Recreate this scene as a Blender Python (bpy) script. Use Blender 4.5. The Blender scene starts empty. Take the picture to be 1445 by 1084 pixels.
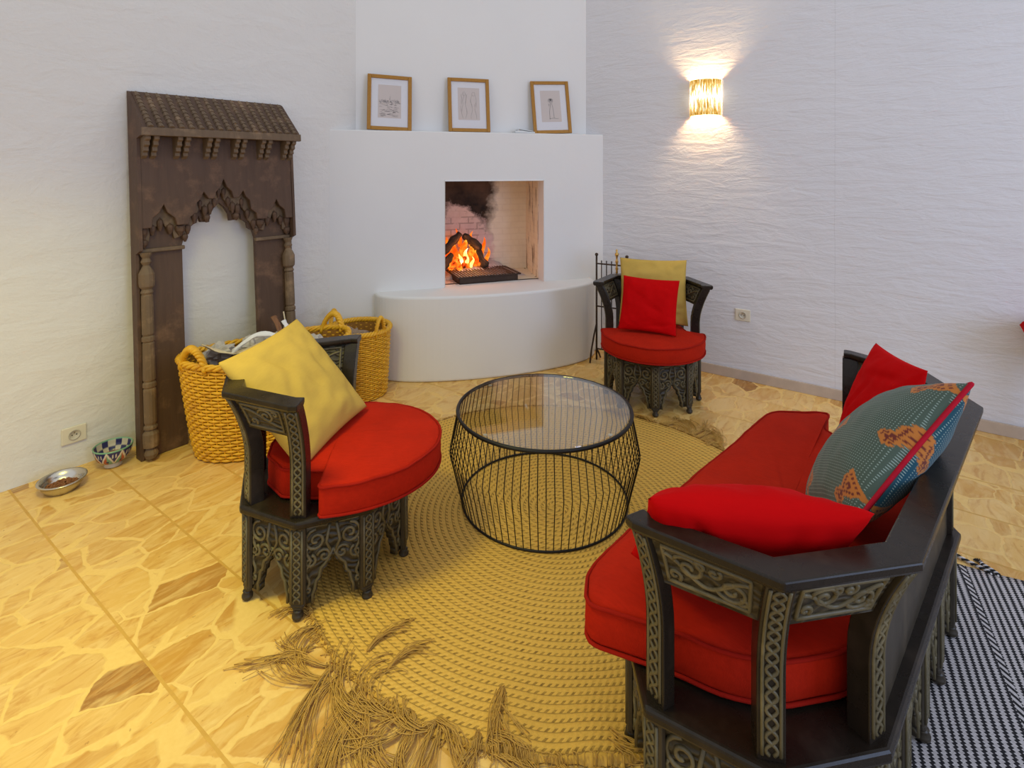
import bpy, math, random
from mathutils import Vector, Matrix, noise
random.seed(7)
S = bpy.context.scene
COL = S.collection
PI = math.pi
R = math.radians

# ------------------------------------------------------------------ camera, world, lights, exposure
FPX = 780.0
cam_d = bpy.data.cameras.new('camera')
cam = bpy.data.objects.new('camera', cam_d); COL.objects.link(cam)
cam.location = (0, 0, 1.55); cam.rotation_euler = (PI / 2, 0, 0)
cam_d.sensor_fit = 'HORIZONTAL'; cam_d.sensor_width = 36.0
cam_d.lens = 36.0 * FPX / 1445
cam_d.shift_y = -(542 - 236) / 1445
cam_d.clip_start = 0.02
S.camera = cam
S.view_settings.view_transform = 'Standard'
S.view_settings.look = 'None'
S.view_settings.gamma = 1
S.view_settings.use_curve_mapping = False
S.view_settings.exposure = 0.0
w = bpy.data.worlds.new('daylight'); S.world = w; w.use_nodes = True
w.node_tree.nodes['Background'].inputs['Color'].default_value = (0.93, 0.955, 1.0, 1)
w.node_tree.nodes['Background'].inputs['Strength'].default_value = 0.77


def area(name, loc, target, size, power, color, size_y=None, spread=180):
    l = bpy.data.lights.new(name, 'AREA'); l.energy = power; l.color = color; l.size = size
    if size_y:
        l.shape = 'RECTANGLE'; l.size_y = size_y
    l.spread = R(spread)
    o = bpy.data.objects.new(name, l); COL.objects.link(o); o.location = loc
    o.rotation_euler = (Vector(target) - Vector(loc)).to_track_quat('-Z', 'Y').to_euler()
    return o


area('warm_ceiling_lamp', (-1.25, 1.35, 2.50), (-1.30, 1.60, 0), 0.5, 16, (1.0, 0.91, 0.13), None, 112)
area('patio_door_daylight', (3.6, -1.2, 1.9), (1.4, 3.6, 1.3), 1.8, 76, (0.46, 0.62, 1.0), 2.2)

# ------------------------------------------------------------------ helpers
class MB:
    def __init__(self):
        self.v = []; self.f = []

    def add(self, vs, fs, M=None):
        b = len(self.v)
        for p in vs:
            p = Vector(p)
            self.v.append(M @ p if M is not None else p)
        for q in fs:
            self.f.append([i + b for i in q])

    def build(self, name, mat, parent=None, smooth=False, bevel=0, seg=2, sub=0, loc=None):
        me = bpy.data.meshes.new(name)
        me.from_pydata([tuple(p) for p in self.v], [], self.f)
        me.update()
        if mat: me.materials.append(mat)
        if smooth:
            me.polygons.foreach_set('use_smooth', [True] * len(me.polygons))
        o = bpy.data.objects.new(name, me); COL.objects.link(o)
        if parent: o.parent = parent
        if loc: o.location = loc
        if bevel:
            m = o.modifiers.new('bevel', 'BEVEL'); m.width = bevel; m.segments = seg; m.limit_method = 'ANGLE'; m.angle_limit = R(40)
        if sub:
            m = o.modifiers.new('sub', 'SUBSURF'); m.levels = sub; m.render_levels = sub
        return o


def box(mb, c, s, M=None):
    x, y, z = c; a, b, d = s[0] / 2, s[1] / 2, s[2] / 2
    vs = [(x + i * a, y + j * b, z + k * d) for k in (-1, 1) for j in (-1, 1) for i in (-1, 1)]
    mb.add(vs, [(0, 2, 3, 1), (4, 5, 7, 6), (0, 1, 5, 4), (2, 6, 7, 3), (0, 4, 6, 2), (1, 3, 7, 5)], M)


def prism(mb, poly, a, b, M=None, ax='z'):
    """extrude a 2-D polygon between a and b along ax ('z': (x,y) poly, 'y': (x,z) poly, 'x': (y,z) poly)"""
    n = len(poly)
    def P(p, h):
        return (p[0], p[1], h) if ax == 'z' else ((p[0], h, p[1]) if ax == 'y' else (h, p[0], p[1]))
    area2 = sum(poly[i][0] * poly[(i + 1) % n][1] - poly[(i + 1) % n][0] * poly[i][1] for i in range(n))
    if (area2 < 0) != (ax == 'y'): poly = poly[::-1]
    lo, hi = min(a, b), max(a, b)
    vs = [P(p, lo) for p in poly] + [P(p, hi) for p in poly]
    fs = [list(range(n))[::-1], list(range(n, 2 * n))]
    for i in range(n):
        j = (i + 1) % n
        fs.append((i, j, n + j, n + i))
    mb.add(vs, fs, M)


def tube(mb, pts, r, n=6, closed=False, M=None, caps=True):
    pts = [Vector(p) for p in pts]; m = len(pts)
    rr = r if isinstance(r, (list, tuple)) else [r] * m
    T = []
    for i in range(m):
        a = pts[(i - 1) % m] if (closed or i > 0) else pts[0]
        b = pts[(i + 1) % m] if (closed or i < m - 1) else pts[-1]
        t = (b - a); T.append(t.normalized() if t.length > 1e-9 else Vector((0, 0, 1)))
    up = Vector((0, 0, 1)) if abs(T[0].z) < .9 else Vector((1, 0, 0))
    nrm = (up - T[0] * up.dot(T[0])).normalized()
    vs = []
    for i in range(m):
        nrm = nrm - T[i] * nrm.dot(T[i])
        nrm = nrm.normalized() if nrm.length > 1e-6 else T[i].orthogonal().normalized()
        bn = T[i].cross(nrm)
        for k in range(n):
            a = 2 * PI * k / n
            vs.append(pts[i] + (nrm * math.cos(a) + bn * math.sin(a)) * rr[i])
    fs = []
    for i in range(m if closed else m - 1):
        j = (i + 1) % m
        for k in range(n):
            l = (k + 1) % n
            fs.append((i * n + k, i * n + l, j * n + l, j * n + k))
    if caps and not closed:
        fs.append(list(range(n))[::-1]); fs.append([(m - 1) * n + k for k in range(n)])
    mb.add(vs, fs, M)


def lathe(mb, prof, n=24, c=(0, 0, 0), sx=1, sy=1, M=None):
    vs = []; fs = []; m = len(prof)
    for r, z in prof:
        for k in range(n):
            a = 2 * PI * k / n
            vs.append((c[0] + r * sx * math.cos(a), c[1] + r * sy * math.sin(a), c[2] + z))
    for i in range(m - 1):
        for k in range(n):
            l = (k + 1) % n
            fs.append((i * n + k, i * n + l, (i + 1) * n + l, (i + 1) * n + k))
    if prof[0][0] > 1e-6: fs.append(list(range(n))[::-1])
    if prof[-1][0] > 1e-6: fs.append([(m - 1) * n + k for k in range(n)])
    mb.add(vs, fs, M)


def tag(o, label, cat, group=None, kind=None):
    o['label'] = label; o['category'] = cat
    if group: o['group'] = group
    if kind: o['kind'] = kind
    return o


def thing(name, label, cat, loc=(0, 0, 0), rz=0, group=None):
    o = bpy.data.objects.new(name, None); COL.objects.link(o); o.empty_display_size = .05
    o.location = loc; o.rotation_euler = (0, 0, rz)
    return tag(o, label, cat, group)


def struct(o):
    o['kind'] = 'structure'; return o


def copy_tree(o, parent=None):
    c = o.copy(); COL.objects.link(c)
    if parent: c.parent = parent
    for ch in list(o.children): copy_tree(ch, c)
    return c


def frame_M(origin, ex, ey):
    ex = Vector(ex).normalized(); ey = Vector(ey); ey = (ey - ex * ey.dot(ex)).normalized(); ez = ex.cross(ey)
    M = Matrix((ex, ey, ez)).transposed().to_4x4(); M.translation = Vector(origin)
    return M


# ------------------------------------------------------------------ materials
class NT:
    def __init__(self, name):
        self.m = bpy.data.materials.new(name); self.m.use_nodes = True
        self.t = self.m.node_tree; self.t.nodes.clear()
        self.out = self.t.nodes.new('ShaderNodeOutputMaterial')

    def n(self, typ, attrs=None, **inp):
        d = self.t.nodes.new('ShaderNode' + typ)
        for k, v in (attrs or {}).items(): setattr(d, k, v)
        for k, v in inp.items():
            key = int(k[1:]) if k[0] == 'i' and k[1:].isdigit() else k.replace('_', ' ')
            self.set(d.inputs[key], v)
        return d

    def set(self, sock, v):
        if isinstance(v, bpy.types.NodeSocket): self.t.links.new(v, sock)
        else:
            if sock.type == 'RGBA' and len(v) == 3: v = (*v, 1)
            sock.default_value = v

    def math(self, op, a, b=0.0, c=0.0):
        return self.n('Math', {'operation': op}, i0=a, i1=b, i2=c).outputs[0]

    def mix(self, f, a, b, blend='MIX'):
        d = self.n('Mix', {'data_type': 'RGBA', 'blend_type': blend})
        self.set(d.inputs['Factor'], f); self.set(d.inputs['A'], a) if False else None
        self.set(d.inputs[6], a); self.set(d.inputs[7], b)
        return d.outputs[2]

    def ramp(self, f, stops, interp='LINEAR'):
        d = self.n('ValToRGB'); cr = d.color_ramp; cr.interpolation = interp
        while len(cr.elements) < len(stops): cr.elements.new(.5)
        for e, (p, c) in zip(cr.elements, stops):
            e.position = p; e.color = (*c, 1) if len(c) == 3 else c
        self.set(d.inputs[0], f)
        return d.outputs[0]

    def obj(self): return self.n('TexCoord').outputs['Object']

    def mapping(self, vec, scale=(1, 1, 1), rot=(0, 0, 0), loc=(0, 0, 0)):
        return self.n('Mapping', None, Vector=vec, Scale=scale, Rotation=rot, Location=loc).outputs[0]

    def noise(self, vec, scale, detail=4, rough=.55, dist=0, col=False):
        d = self.n('TexNoise', None, Vector=vec, Scale=scale, Detail=detail, Roughness=rough, Distortion=dist)
        return d.outputs[1 if col else 0]

    def bump(self, h, strength=.3, dist=.01, normal=None):
        d = self.n('Bump', None, Height=h, Strength=strength, Distance=dist)
        if normal is not None: self.set(d.inputs['Normal'], normal)
        return d.outputs[0]

    def bsdf(self, color, rough=.6, normal=None, **kw):
        d = self.n('BsdfPrincipled', None, Base_Color=color, Roughness=rough, **kw)
        if normal is not None: self.set(d.inputs['Normal'], normal)
        self.t.links.new(d.outputs[0], self.out.inputs[0])
        return d

    def surf(self, s): self.t.links.new(s, self.out.inputs[0])


def simple(name, color, rough=.5, metal=0, var=.15, scale=30, bump=0.0, bscale=None, **kw):
    t = NT(name); o = t.obj()
    nz = t.noise(o, scale, 5)
    c = t.mix(nz, tuple(x * (1 - var) for x in color), tuple(min(1, x * (1 + var)) for x in color))
    nm = t.bump(t.noise(o, bscale or scale * 2, 4), bump, .004) if bump else None
    t.bsdf(c, rough, nm, Metallic=metal, **kw)
    return t.m


def plaster(name, color, stretch=(2.2, 2.2, 14), strength=.6, crack=None):
    t = NT(name); o = t.obj()
    a = t.noise(t.mapping(o, stretch), 1.6, 6, .6, .6)
    b = t.noise(o, 7, 5, .6, .4)
    c = t.noise(o, 45, 3, .5)
    h = t.math('ADD', t.math('MULTIPLY', a, 1.0), t.math('ADD', t.math('MULTIPLY', b, .55), t.math('MULTIPLY', c, .12)))
    col = t.mix(t.noise(o, 1.3, 3), tuple(x * .96 for x in color), tuple(min(1, x * 1.03) for x in color))
    if crack is not None:
        sx = t.n('SeparateXYZ', None, Vector=o).outputs
        wob = t.math('MULTIPLY', t.noise(t.mapping(o, (0, 0, 1)), 3, 5), .03)
        d = t.math('ABSOLUTE', t.math('SUBTRACT', t.math('ADD', sx[0], wob), crack + .015))
        k = t.math('LESS_THAN', d, .0012)
        col = t.mix(t.math('MULTIPLY', k, .3), col, (.35, .33, .33))
    t.bsdf(col, .85, t.bump(h, strength, .012), Specular_IOR_Level=.25)
    return t.m


M = {}
M['wall'] = plaster('white_plaster', (.74, .72, .69), (1.6, 1.6, 4), 1.0)
M['wall_right'] = plaster('white_brushed_plaster', (.71, .70, .72), (2.2, 2.2, 10), 1.0, crack=.876)
M['chimney'] = plaster('smooth_white_plaster', (.78, .77, .755), (1, 1, 2), .12)
M['ivory'] = simple('ivory_plastic', (.72, .66, .52), .35, var=.03)
M['dark'] = simple('socket_recess_plastic', (.55, .50, .40), .4, var=.03)
M['pin'] = simple('brass_pin', (.25, .18, .08), .35, .8)
M['hole'] = simple('dark_hole', (.02, .02, .02), .7)
M['skirting'] = simple('beige_stone_skirting', (.52, .42, .33), .45, var=.2, scale=12, bump=.1)


def floor_mat():
    t = NT('crazy_paved_marble_floor'); o = t.obj()
    s = t.n('SeparateXYZ', None, Vector=o).outputs
    st = .355
    row = t.math('FLOOR', t.math('DIVIDE', s[1], st))
    rowf = t.math('FRACT', t.math('DIVIDE', s[1], st))
    rnd = t.n('TexWhiteNoise', {'noise_dimensions': '1D'}, W=row).outputs[0]
    cell = .72
    xs = t.math('ADD', s[0], t.math('MULTIPLY', rnd, cell))
    colf = t.math('FRACT', t.math('DIVIDE', xs, cell)); colid = t.math('FLOOR', t.math('DIVIDE', xs, cell))
    off = t.n('CombineXYZ', None, X=t.math('MULTIPLY', rnd, 13.7), Y=t.math('MULTIPLY', colid, 3.31), Z=t.math('MULTIPLY', row, 1.7)).outputs[0]
    wob = t.n('VectorMath', {'operation': 'SCALE'}, i0=t.n('VectorMath', {'operation': 'SUBTRACT'}, i0=t.noise(o, 9, 3, col=True), i1=(.5, .5, .5)).outputs[0])
    wob.inputs['Scale'].default_value = .055
    pv = t.n('VectorMath', {'operation': 'ADD'}, i0=o, i1=wob.outputs[0]).outputs[0]
    pv = t.mapping(pv, (6.6, 4.4, 0))
    pv = t.n('VectorMath', {'operation': 'ADD'}, i0=pv, i1=off).outputs[0]
    vc = t.n('TexVoronoi', {'feature': 'F1'}, Vector=pv, Scale=1.0, Randomness=1.0)
    ve = t.n('TexVoronoi', {'feature': 'DISTANCE_TO_EDGE'}, Vector=pv, Scale=1.0, Randomness=1.0)
    rr = t.n('SeparateColor', None, Color=vc.outputs['Color']).outputs
    base = t.ramp(rr[0], [(0, (0.762, 0.475, 0.133)), (.20, (0.803, 0.522, 0.172)), (.36, (0.680, 0.389, 0.094)), (.52, (0.845, 0.580, 0.218)), (.66, (0.742, 0.446, 0.117)), (.80, (0.597, 0.314, 0.066)), (.87, (0.783, 0.522, 0.187)), (.945, (0.597, 0.304, 0.062)), (.99, (0.309, 0.133, 0.031))])
    # veins inside each stone, running in its own direction
    vv = t.n('VectorMath', {'operation': 'ADD'}, i0=t.mapping(o, (16, 4.0, 1)), i1=t.n('VectorMath', {'operation': 'SCALE'}, i0=vc.outputs['Color']).outputs[0]).outputs[0]
    vn = t.noise(vv, 1.0, 6, .62, 1.6)
    base = t.mix(t.ramp(vn, [(.44, (0, 0, 0)), (.74, (.8, .8, .8))]), base, (0.886, 0.646, 0.281))
    vn2 = t.noise(t.mapping(o, (9, 3, 1), loc=(4, 2, 0)), 1.6, 5, .6, 2.2)
    base = t.mix(t.ramp(vn2, [(.50, (0, 0, 0)), (.72, (.8, .8, .8))]), base, (0.536, 0.247, 0.047))
    gw = t.math('ADD', .012, t.math('MULTIPLY', t.math('POWER', t.noise(o, 5, 3), 4.5), .75))
    g = t.math('SUBTRACT', 1.0, t.math('SMOOTH_MIN', t.math('MAXIMUM', t.math('DIVIDE', t.math('SUBTRACT', ve.outputs[0], t.math('MULTIPLY', gw, .6)), t.math('MULTIPLY', gw, .4)), 0.0), 1.0, .1))
    e1 = t.math('MINIMUM', rowf, t.math('SUBTRACT', 1.0, rowf))
    e2 = t.math('MULTIPLY', t.math('MINIMUM', colf, t.math('SUBTRACT', 1.0, colf)), cell / st)
    seam1 = t.math('LESS_THAN', t.math('ADD', e1, t.math('MULTIPLY', t.noise(o, 14, 3), .012)), .019)
    seam2 = t.math('LESS_THAN', e2, .006)
    gcol = t.mix(t.noise(o, 60, 3), (0.906, 0.646, 0.250), (0.783, 0.513, 0.156))
    c = t.mix(g, base, gcol)
    c = t.mix(t.math('MULTIPLY', seam2, .7), c, (0.769, 0.449, 0.116))
    c = t.mix(seam1, c, t.mix(t.noise(o, 25, 3), (0.721, 0.437, 0.094), (0.474, 0.257, 0.055)))
    c = t.mix(t.math('MULTIPLY', t.noise(o, 1.7, 4), .3), c, (0.645, 0.337, 0.087))
    spec = t.math('GREATER_THAN', t.noise(o, 38, 2), .735)
    c = t.mix(t.math('MULTIPLY', spec, .5), c, (0.372, 0.173, 0.046))
    gg = t.math('MAXIMUM', g, seam1)
    ro = t.math('ADD', .26, t.math('MULTIPLY', gg, .35))
    t.bsdf(c, ro, t.bump(t.math('ADD', t.math('MULTIPLY', gg, -1), t.math('MULTIPLY', t.noise(o, 12, 4), .5)), .25, .004), Specular_IOR_Level=.4)
    return t.m


M['floor'] = floor_mat()


def wood(name, c1, c2, rough=.45, stretch=(3, 3, 30), bump=.15, spec=.45):
    t = NT(name); o = t.obj()
    g = t.noise(t.mapping(o, (stretch[2], stretch[2], stretch[0])), 1.2, 6, .6, .5)
    b = t.noise(o, 9, 5, .65)
    c = t.mix(g, c1, c2)
    c = t.mix(t.ramp(b, [(.52, (0, 0, 0)), (.8, (.75, .75, .75))]), c, tuple(x * 2.1 for x in c2))
    t.bsdf(c, t.math('ADD', rough - .1, t.math('MULTIPLY', b, .25)), t.bump(t.math('ADD', g, t.math('MULTIPLY', b, .7)), bump, .004), Specular_IOR_Level=spec)
    return t.m


M['chair_wood'] = wood('dark_carved_wood', (.018, .014, .009), (.050, .038, .023), .42)
M['rail_wood'] = wood('polished_dark_wood', (.010, .0075, .0055), (.024, .017, .012), .26, bump=.05, spec=.28)
M['carving'] = wood('worn_carving_wood', (.064, .053, .027), (.145, .118, .058), .44)
M['arch_wood'] = wood('weathered_brown_wood', (.060, .030, .018), (.118, .066, .038), .62, bump=.3)
M['arch_light'] = wood('pale_weathered_wood', (.10, .064, .036), (.19, .125, .072), .65, bump=.3)


def carved_panel_wood():
    t = NT('carved_ground_wood'); o = t.obj()
    wv = t.n('TexWave', {'wave_type': 'RINGS', 'rings_direction': 'SPHERICAL'}, Vector=o, Scale=14, Distortion=9, Detail=1.5, Detail_Scale=1.2).outputs[1]
    b = t.noise(o, 12, 5, .65)
    c = t.mix(wv, (.014, .011, .006), (.058, .046, .024))
    c = t.mix(t.ramp(b, [(.5, (0, 0, 0)), (.8, (.7, .7, .7))]), c, (.085, .065, .036))
    t.bsdf(c, .5, t.bump(wv, .8, .006), Specular_IOR_Level=.4)
    return t.m


def fabric(name, color, weave=260, rough=.9, var=.25, sheen=.3, bump=.25, sheen_c=None):
    t = NT(name); o = t.obj()
    w1 = t.n('TexWave', {'wave_type': 'BANDS', 'bands_direction': 'X'}, Vector=o, Scale=weave, Distortion=1.5).outputs[1]
    w2 = t.n('TexWave', {'wave_type': 'BANDS', 'bands_direction': 'Y'}, Vector=o, Scale=weave, Distortion=1.5).outputs[1]
    big = t.noise(o, 6, 4)
    fine = t.noise(t.mapping(o, (40, 160, 90)), 1, 3)
    f = t.math('ADD', t.math('MULTIPLY', big, .6), t.math('MULTIPLY', fine, .4))
    c = t.mix(f, tuple(x * (1 - var) for x in color), tuple(min(1, x * (1 + var)) for x in color))
    h = t.math('ADD', t.math('MULTIPLY', w1, w2), t.math('MULTIPLY', fine, .8))
    t.bsdf(c, rough, t.bump(h, bump, .002), Sheen_Weight=sheen, Sheen_Roughness=.5, Sheen_Tint=(*(sheen_c or color), 1), Specular_IOR_Level=.08)
    return t.m


M['panel_wood'] = carved_panel_wood()
M['linen_red'] = fabric('brick_red_linen', (.42, .016, .005), 190, var=.42, sheen=.06)
M['piping_red'] = fabric('dark_red_piping', (.33, .012, .006), 300, var=.15, sheen=.05)
M['velvet_red'] = fabric('scarlet_velvet', (.52, .001, .002), 400, .85, .14, .10, .08, (.8, .0, .01))
M['mustard'] = fabric('mustard_cotton', (.53, .355, .080), 260, .9, .14, .08, .15)
M['teal_red'] = fabric('crimson_piping', (.45, .012, .03), 300)


def attr_fabric(name, bump=.15):
    t = NT(name); o = t.obj()
    a = t.n('Attribute', {'attribute_name': 'pattern'}).outputs['Color']
    s = t.n('SeparateXYZ', None, Vector=o).outputs
    dx = t.math('SUBTRACT', t.math('FRACT', t.math('DIVIDE', s[0], .0072)), .5); dy = t.math('SUBTRACT', t.math('FRACT', t.math('DIVIDE', s[1], .0072)), .5)
    dot = t.math('LESS_THAN', t.math('ADD', t.math('MULTIPLY', dx, dx), t.math('MULTIPLY', dy, dy)), .035)
    cloth = t.math('LESS_THAN', t.n('SeparateColor', None, Color=a).outputs[0], .09)
    a = t.mix(t.math('MULTIPLY', t.math('MULTIPLY', dot, cloth), .8), a, (.32, .42, .38))
    c = t.mix(t.math('MULTIPLY', t.noise(o, 7, 4), .5), a, t.mix(1.0, a, (.75, .75, .75), 'MULTIPLY'))
    t.bsdf(c, .85, t.bump(t.noise(o, 260, 2), bump, .002), Sheen_Weight=.15, Specular_IOR_Level=.2)
    return t.m


M['teal'] = attr_fabric('teal_printed_fabric')


def glaze():
    t = NT('painted_glazed_ceramic')
    a = t.n('Attribute', {'attribute_name': 'pattern'}).outputs['Color']
    t.bsdf(a, .25)
    return t.m


M['glaze'] = glaze()


def wicker():
    t = NT('honey_wicker'); o = t.obj()
    c = t.mix(t.noise(o, 35, 4), (.66, .32, .012), (.88, .51, .025))
    c = t.mix(t.ramp(t.noise(o, 11, 3), [(.5, (0, 0, 0)), (.75, (.7, .7, .7))]), c, (.50, .21, .012))
    t.bsdf(c, .42, t.bump(t.noise(o, 160, 3), .15, .002))
    return t.m


M['wicker'] = wicker()
M['wicker_in'] = simple('shaded_wicker_lining', (.30, .13, .012), .7, var=.3, scale=60)  # darker copy of the wicker: shade inside the baskets put into the colour
M['iron'] = simple('black_iron', (.018, .017, .017), .45, .6, .2)
M['rusty'] = simple('rusty_iron', (.060, .036, .024), .6, .5, .4, 20, .2)
M['brass'] = simple('brass', (.62, .38, .10), .3, .9, .15)
M['steel'] = simple('brushed_stainless_steel', (.62, .58, .52), .25, 1.0, .08)
M['gold'] = simple('carved_gilt_wood', (.36, .165, .020), .38, .35, .25, 60, .3, 140)
M['mat'] = simple('white_passepartout', (.74, .73, .77), .8, var=.02)
M['paper_art'] = simple('pinkish_paper', (.62, .54, .51), .85, var=.03)
M['ink'] = simple('dark_ink', (.05, .045, .05), .8, var=.1)
M['pencil'] = simple('grey_pencil', (.38, .33, .31), .8, var=.1)
M['paper'] = simple('grey_waste_paper', (.50, .46, .43), .85, var=.3, scale=45)
M['newsprint'] = simple('pale_folded_paper', (.66, .55, .38), .8, var=.12)
M['card'] = simple('brown_cardboard', (.20, .085, .035), .7, var=.3)
M['black_paper'] = simple('black_printed_paper', (.03, .03, .03), .6)
M['kibble'] = simple('brown_kibble', (.24, .09, .03), .8, var=.4, scale=80)
M['ash'] = simple('grey_ash', (.60, .57, .57), .95, var=.35, scale=40, bump=.6)
M['pale_glass'] = simple('pale_sage_paper', (.66, .69, .70), .5, var=.1)
M['blue'] = simple('blue_thread', (.08, .07, .5), .7)


def thin_glass(name, tint, k):
    t = NT(name)
    lw = t.n('LayerWeight', None, Blend=.5).outputs['Facing']
    fr = t.math('MINIMUM', t.math('MULTIPLY', t.math('ADD', .04, t.math('MULTIPLY', t.math('POWER', lw, 5.0), .96)), k), 1.0)
    tr = t.n('BsdfTransparent', None, Color=tint).outputs[0]
    gl = t.n('BsdfGlossy', None, Color=(1, 1, 1), Roughness=.03).outputs[0]
    t.surf(t.n('MixShader', None, i0=fr, i1=tr, i2=gl).outputs[0])
    return t.m


M['glass'] = thin_glass('clear_tabletop_glass', (.93, .93, .90), 1.7)
M['frame_glass'] = thin_glass('picture_glass', (.98, .98, .98), .6)


def jute():
    t = NT('braided_jute'); o = t.obj()
    s = t.n('SeparateXYZ', None, Vector=o).outputs
    r = t.math('SQRT', t.math('ADD', t.math('POWER', s[0], 2.0), t.math('POWER', s[1], 2.0)))
    th = t.math('DIVIDE', t.math('ARCTAN2', s[1], s[0]), 2 * PI)
    ring = t.math('DIVIDE', t.math('ADD', r, t.math('MULTIPLY', th, .027)), .027)
    ri = t.math('FLOOR', ring); rf = t.math('FRACT', ring)
    tri = t.math('ABSOLUTE', t.math('SUBTRACT', t.math('MULTIPLY', rf, 2.0), 1.0))     # 1 at ring border, 0 mid
    k = t.math('ROUND', t.math('MULTIPLY', t.math('ADD', ri, .5), 2 * PI * .027 / .021))
    rnd = t.n('TexWhiteNoise', {'noise_dimensions': '1D'}, W=ri).outputs[0]
    ph = t.math('ADD', t.math('ADD', t.math('MULTIPLY', th, k), rnd), t.math('MULTIPLY', rf, 1.1))
    st = t.math('SINE', t.math('MULTIPLY', ph, 2 * PI))
    body = t.math('POWER', t.math('SUBTRACT', 1.0, t.math('POWER', tri, 4.0)), .5)
    h = t.math('MULTIPLY', body, t.math('ADD', .85, t.math('MULTIPLY', st, .15)))
    fib = t.noise(o, 150, 4)
    dash = t.math('MULTIPLY', t.math('MULTIPLY', t.math('GREATER_THAN', rf, .58), t.math('LESS_THAN', rf, .97)), t.math('LESS_THAN', st, -.25))
    h = t.math('SUBTRACT', h, t.math('MULTIPLY', dash, .5))
    c = t.mix(fib, (.59, .345, .066), (.85, .53, .125))
    c = t.mix(t.math('MULTIPLY', t.noise(o, 2.2, 4), .5), c, (.66, .39, .075))
    c = t.mix(t.math('MULTIPLY', dash, t.math('MULTIPLY', t.noise(o, 60, 2), 1.15)), c, (.13, .07, .02))
    c = t.mix(t.math('MULTIPLY', t.math('GREATER_THAN', tri, .93), .35), c, (.22, .13, .04))
    t.bsdf(c, .85, t.bump(t.math('ADD', h, t.math('MULTIPLY', fib, .35)), .8, .006), Specular_IOR_Level=.2)
    return t.m


M['jute'] = jute()
M['jute_fibre'] = simple('jute_fibre', (.50, .29, .062), .85, var=.25, scale=25)


def stripes():
    t = NT('black_and_white_woven_wool'); o = t.obj()
    s = t.n('SeparateXYZ', None, Vector=o).outputs
    jag = t.math('MULTIPLY', t.math('SUBTRACT', t.math('PINGPONG', s[1], .0055), .00275), 1.1)
    drift = t.math('MULTIPLY', t.math('SUBTRACT', t.noise(t.mapping(o, (6, 1.2, 1)), 1.0, 3), .5), .02)
    # chevron bands where the stripes break into short diagonals
    band = t.math('PINGPONG', t.math('ADD', s[0], .035), .21)
    isb = t.math('MULTIPLY', t.math('LESS_THAN', band, .009), 1.0)
    x = t.math('ADD', s[0], t.math('ADD', jag, drift))
    p1 = t.math('FRACT', t.math('DIVIDE', x, .0215))
    p2 = t.math('FRACT', t.math('DIVIDE', t.math('ADD', t.math('MULTIPLY', s[0], 1.2), s[1]), .030))
    p = t.math('ADD', t.math('MULTIPLY', p1, t.math('SUBTRACT', 1.0, isb)), t.math('MULTIPLY', p2, isb))
    k = t.math('LESS_THAN', p, .47)
    n = t.noise(o, 220, 3)
    blk = t.mix(n, (.010, .010, .012), (.035, .033, .036)); wht = t.mix(n, (.48, .45, .45), (.68, .65, .66))
    hb = t.math('ADD', t.math('ABSOLUTE', t.math('SUBTRACT', p, .5)), t.math('PINGPONG', t.math('MULTIPLY', s[1], 60), .5))
    t.bsdf(t.mix(k, wht, blk), .9, t.bump(t.math('ADD', hb, n), .5, .004), Specular_IOR_Level=.2)
    return t.m


M['stripes'] = stripes()


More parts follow.
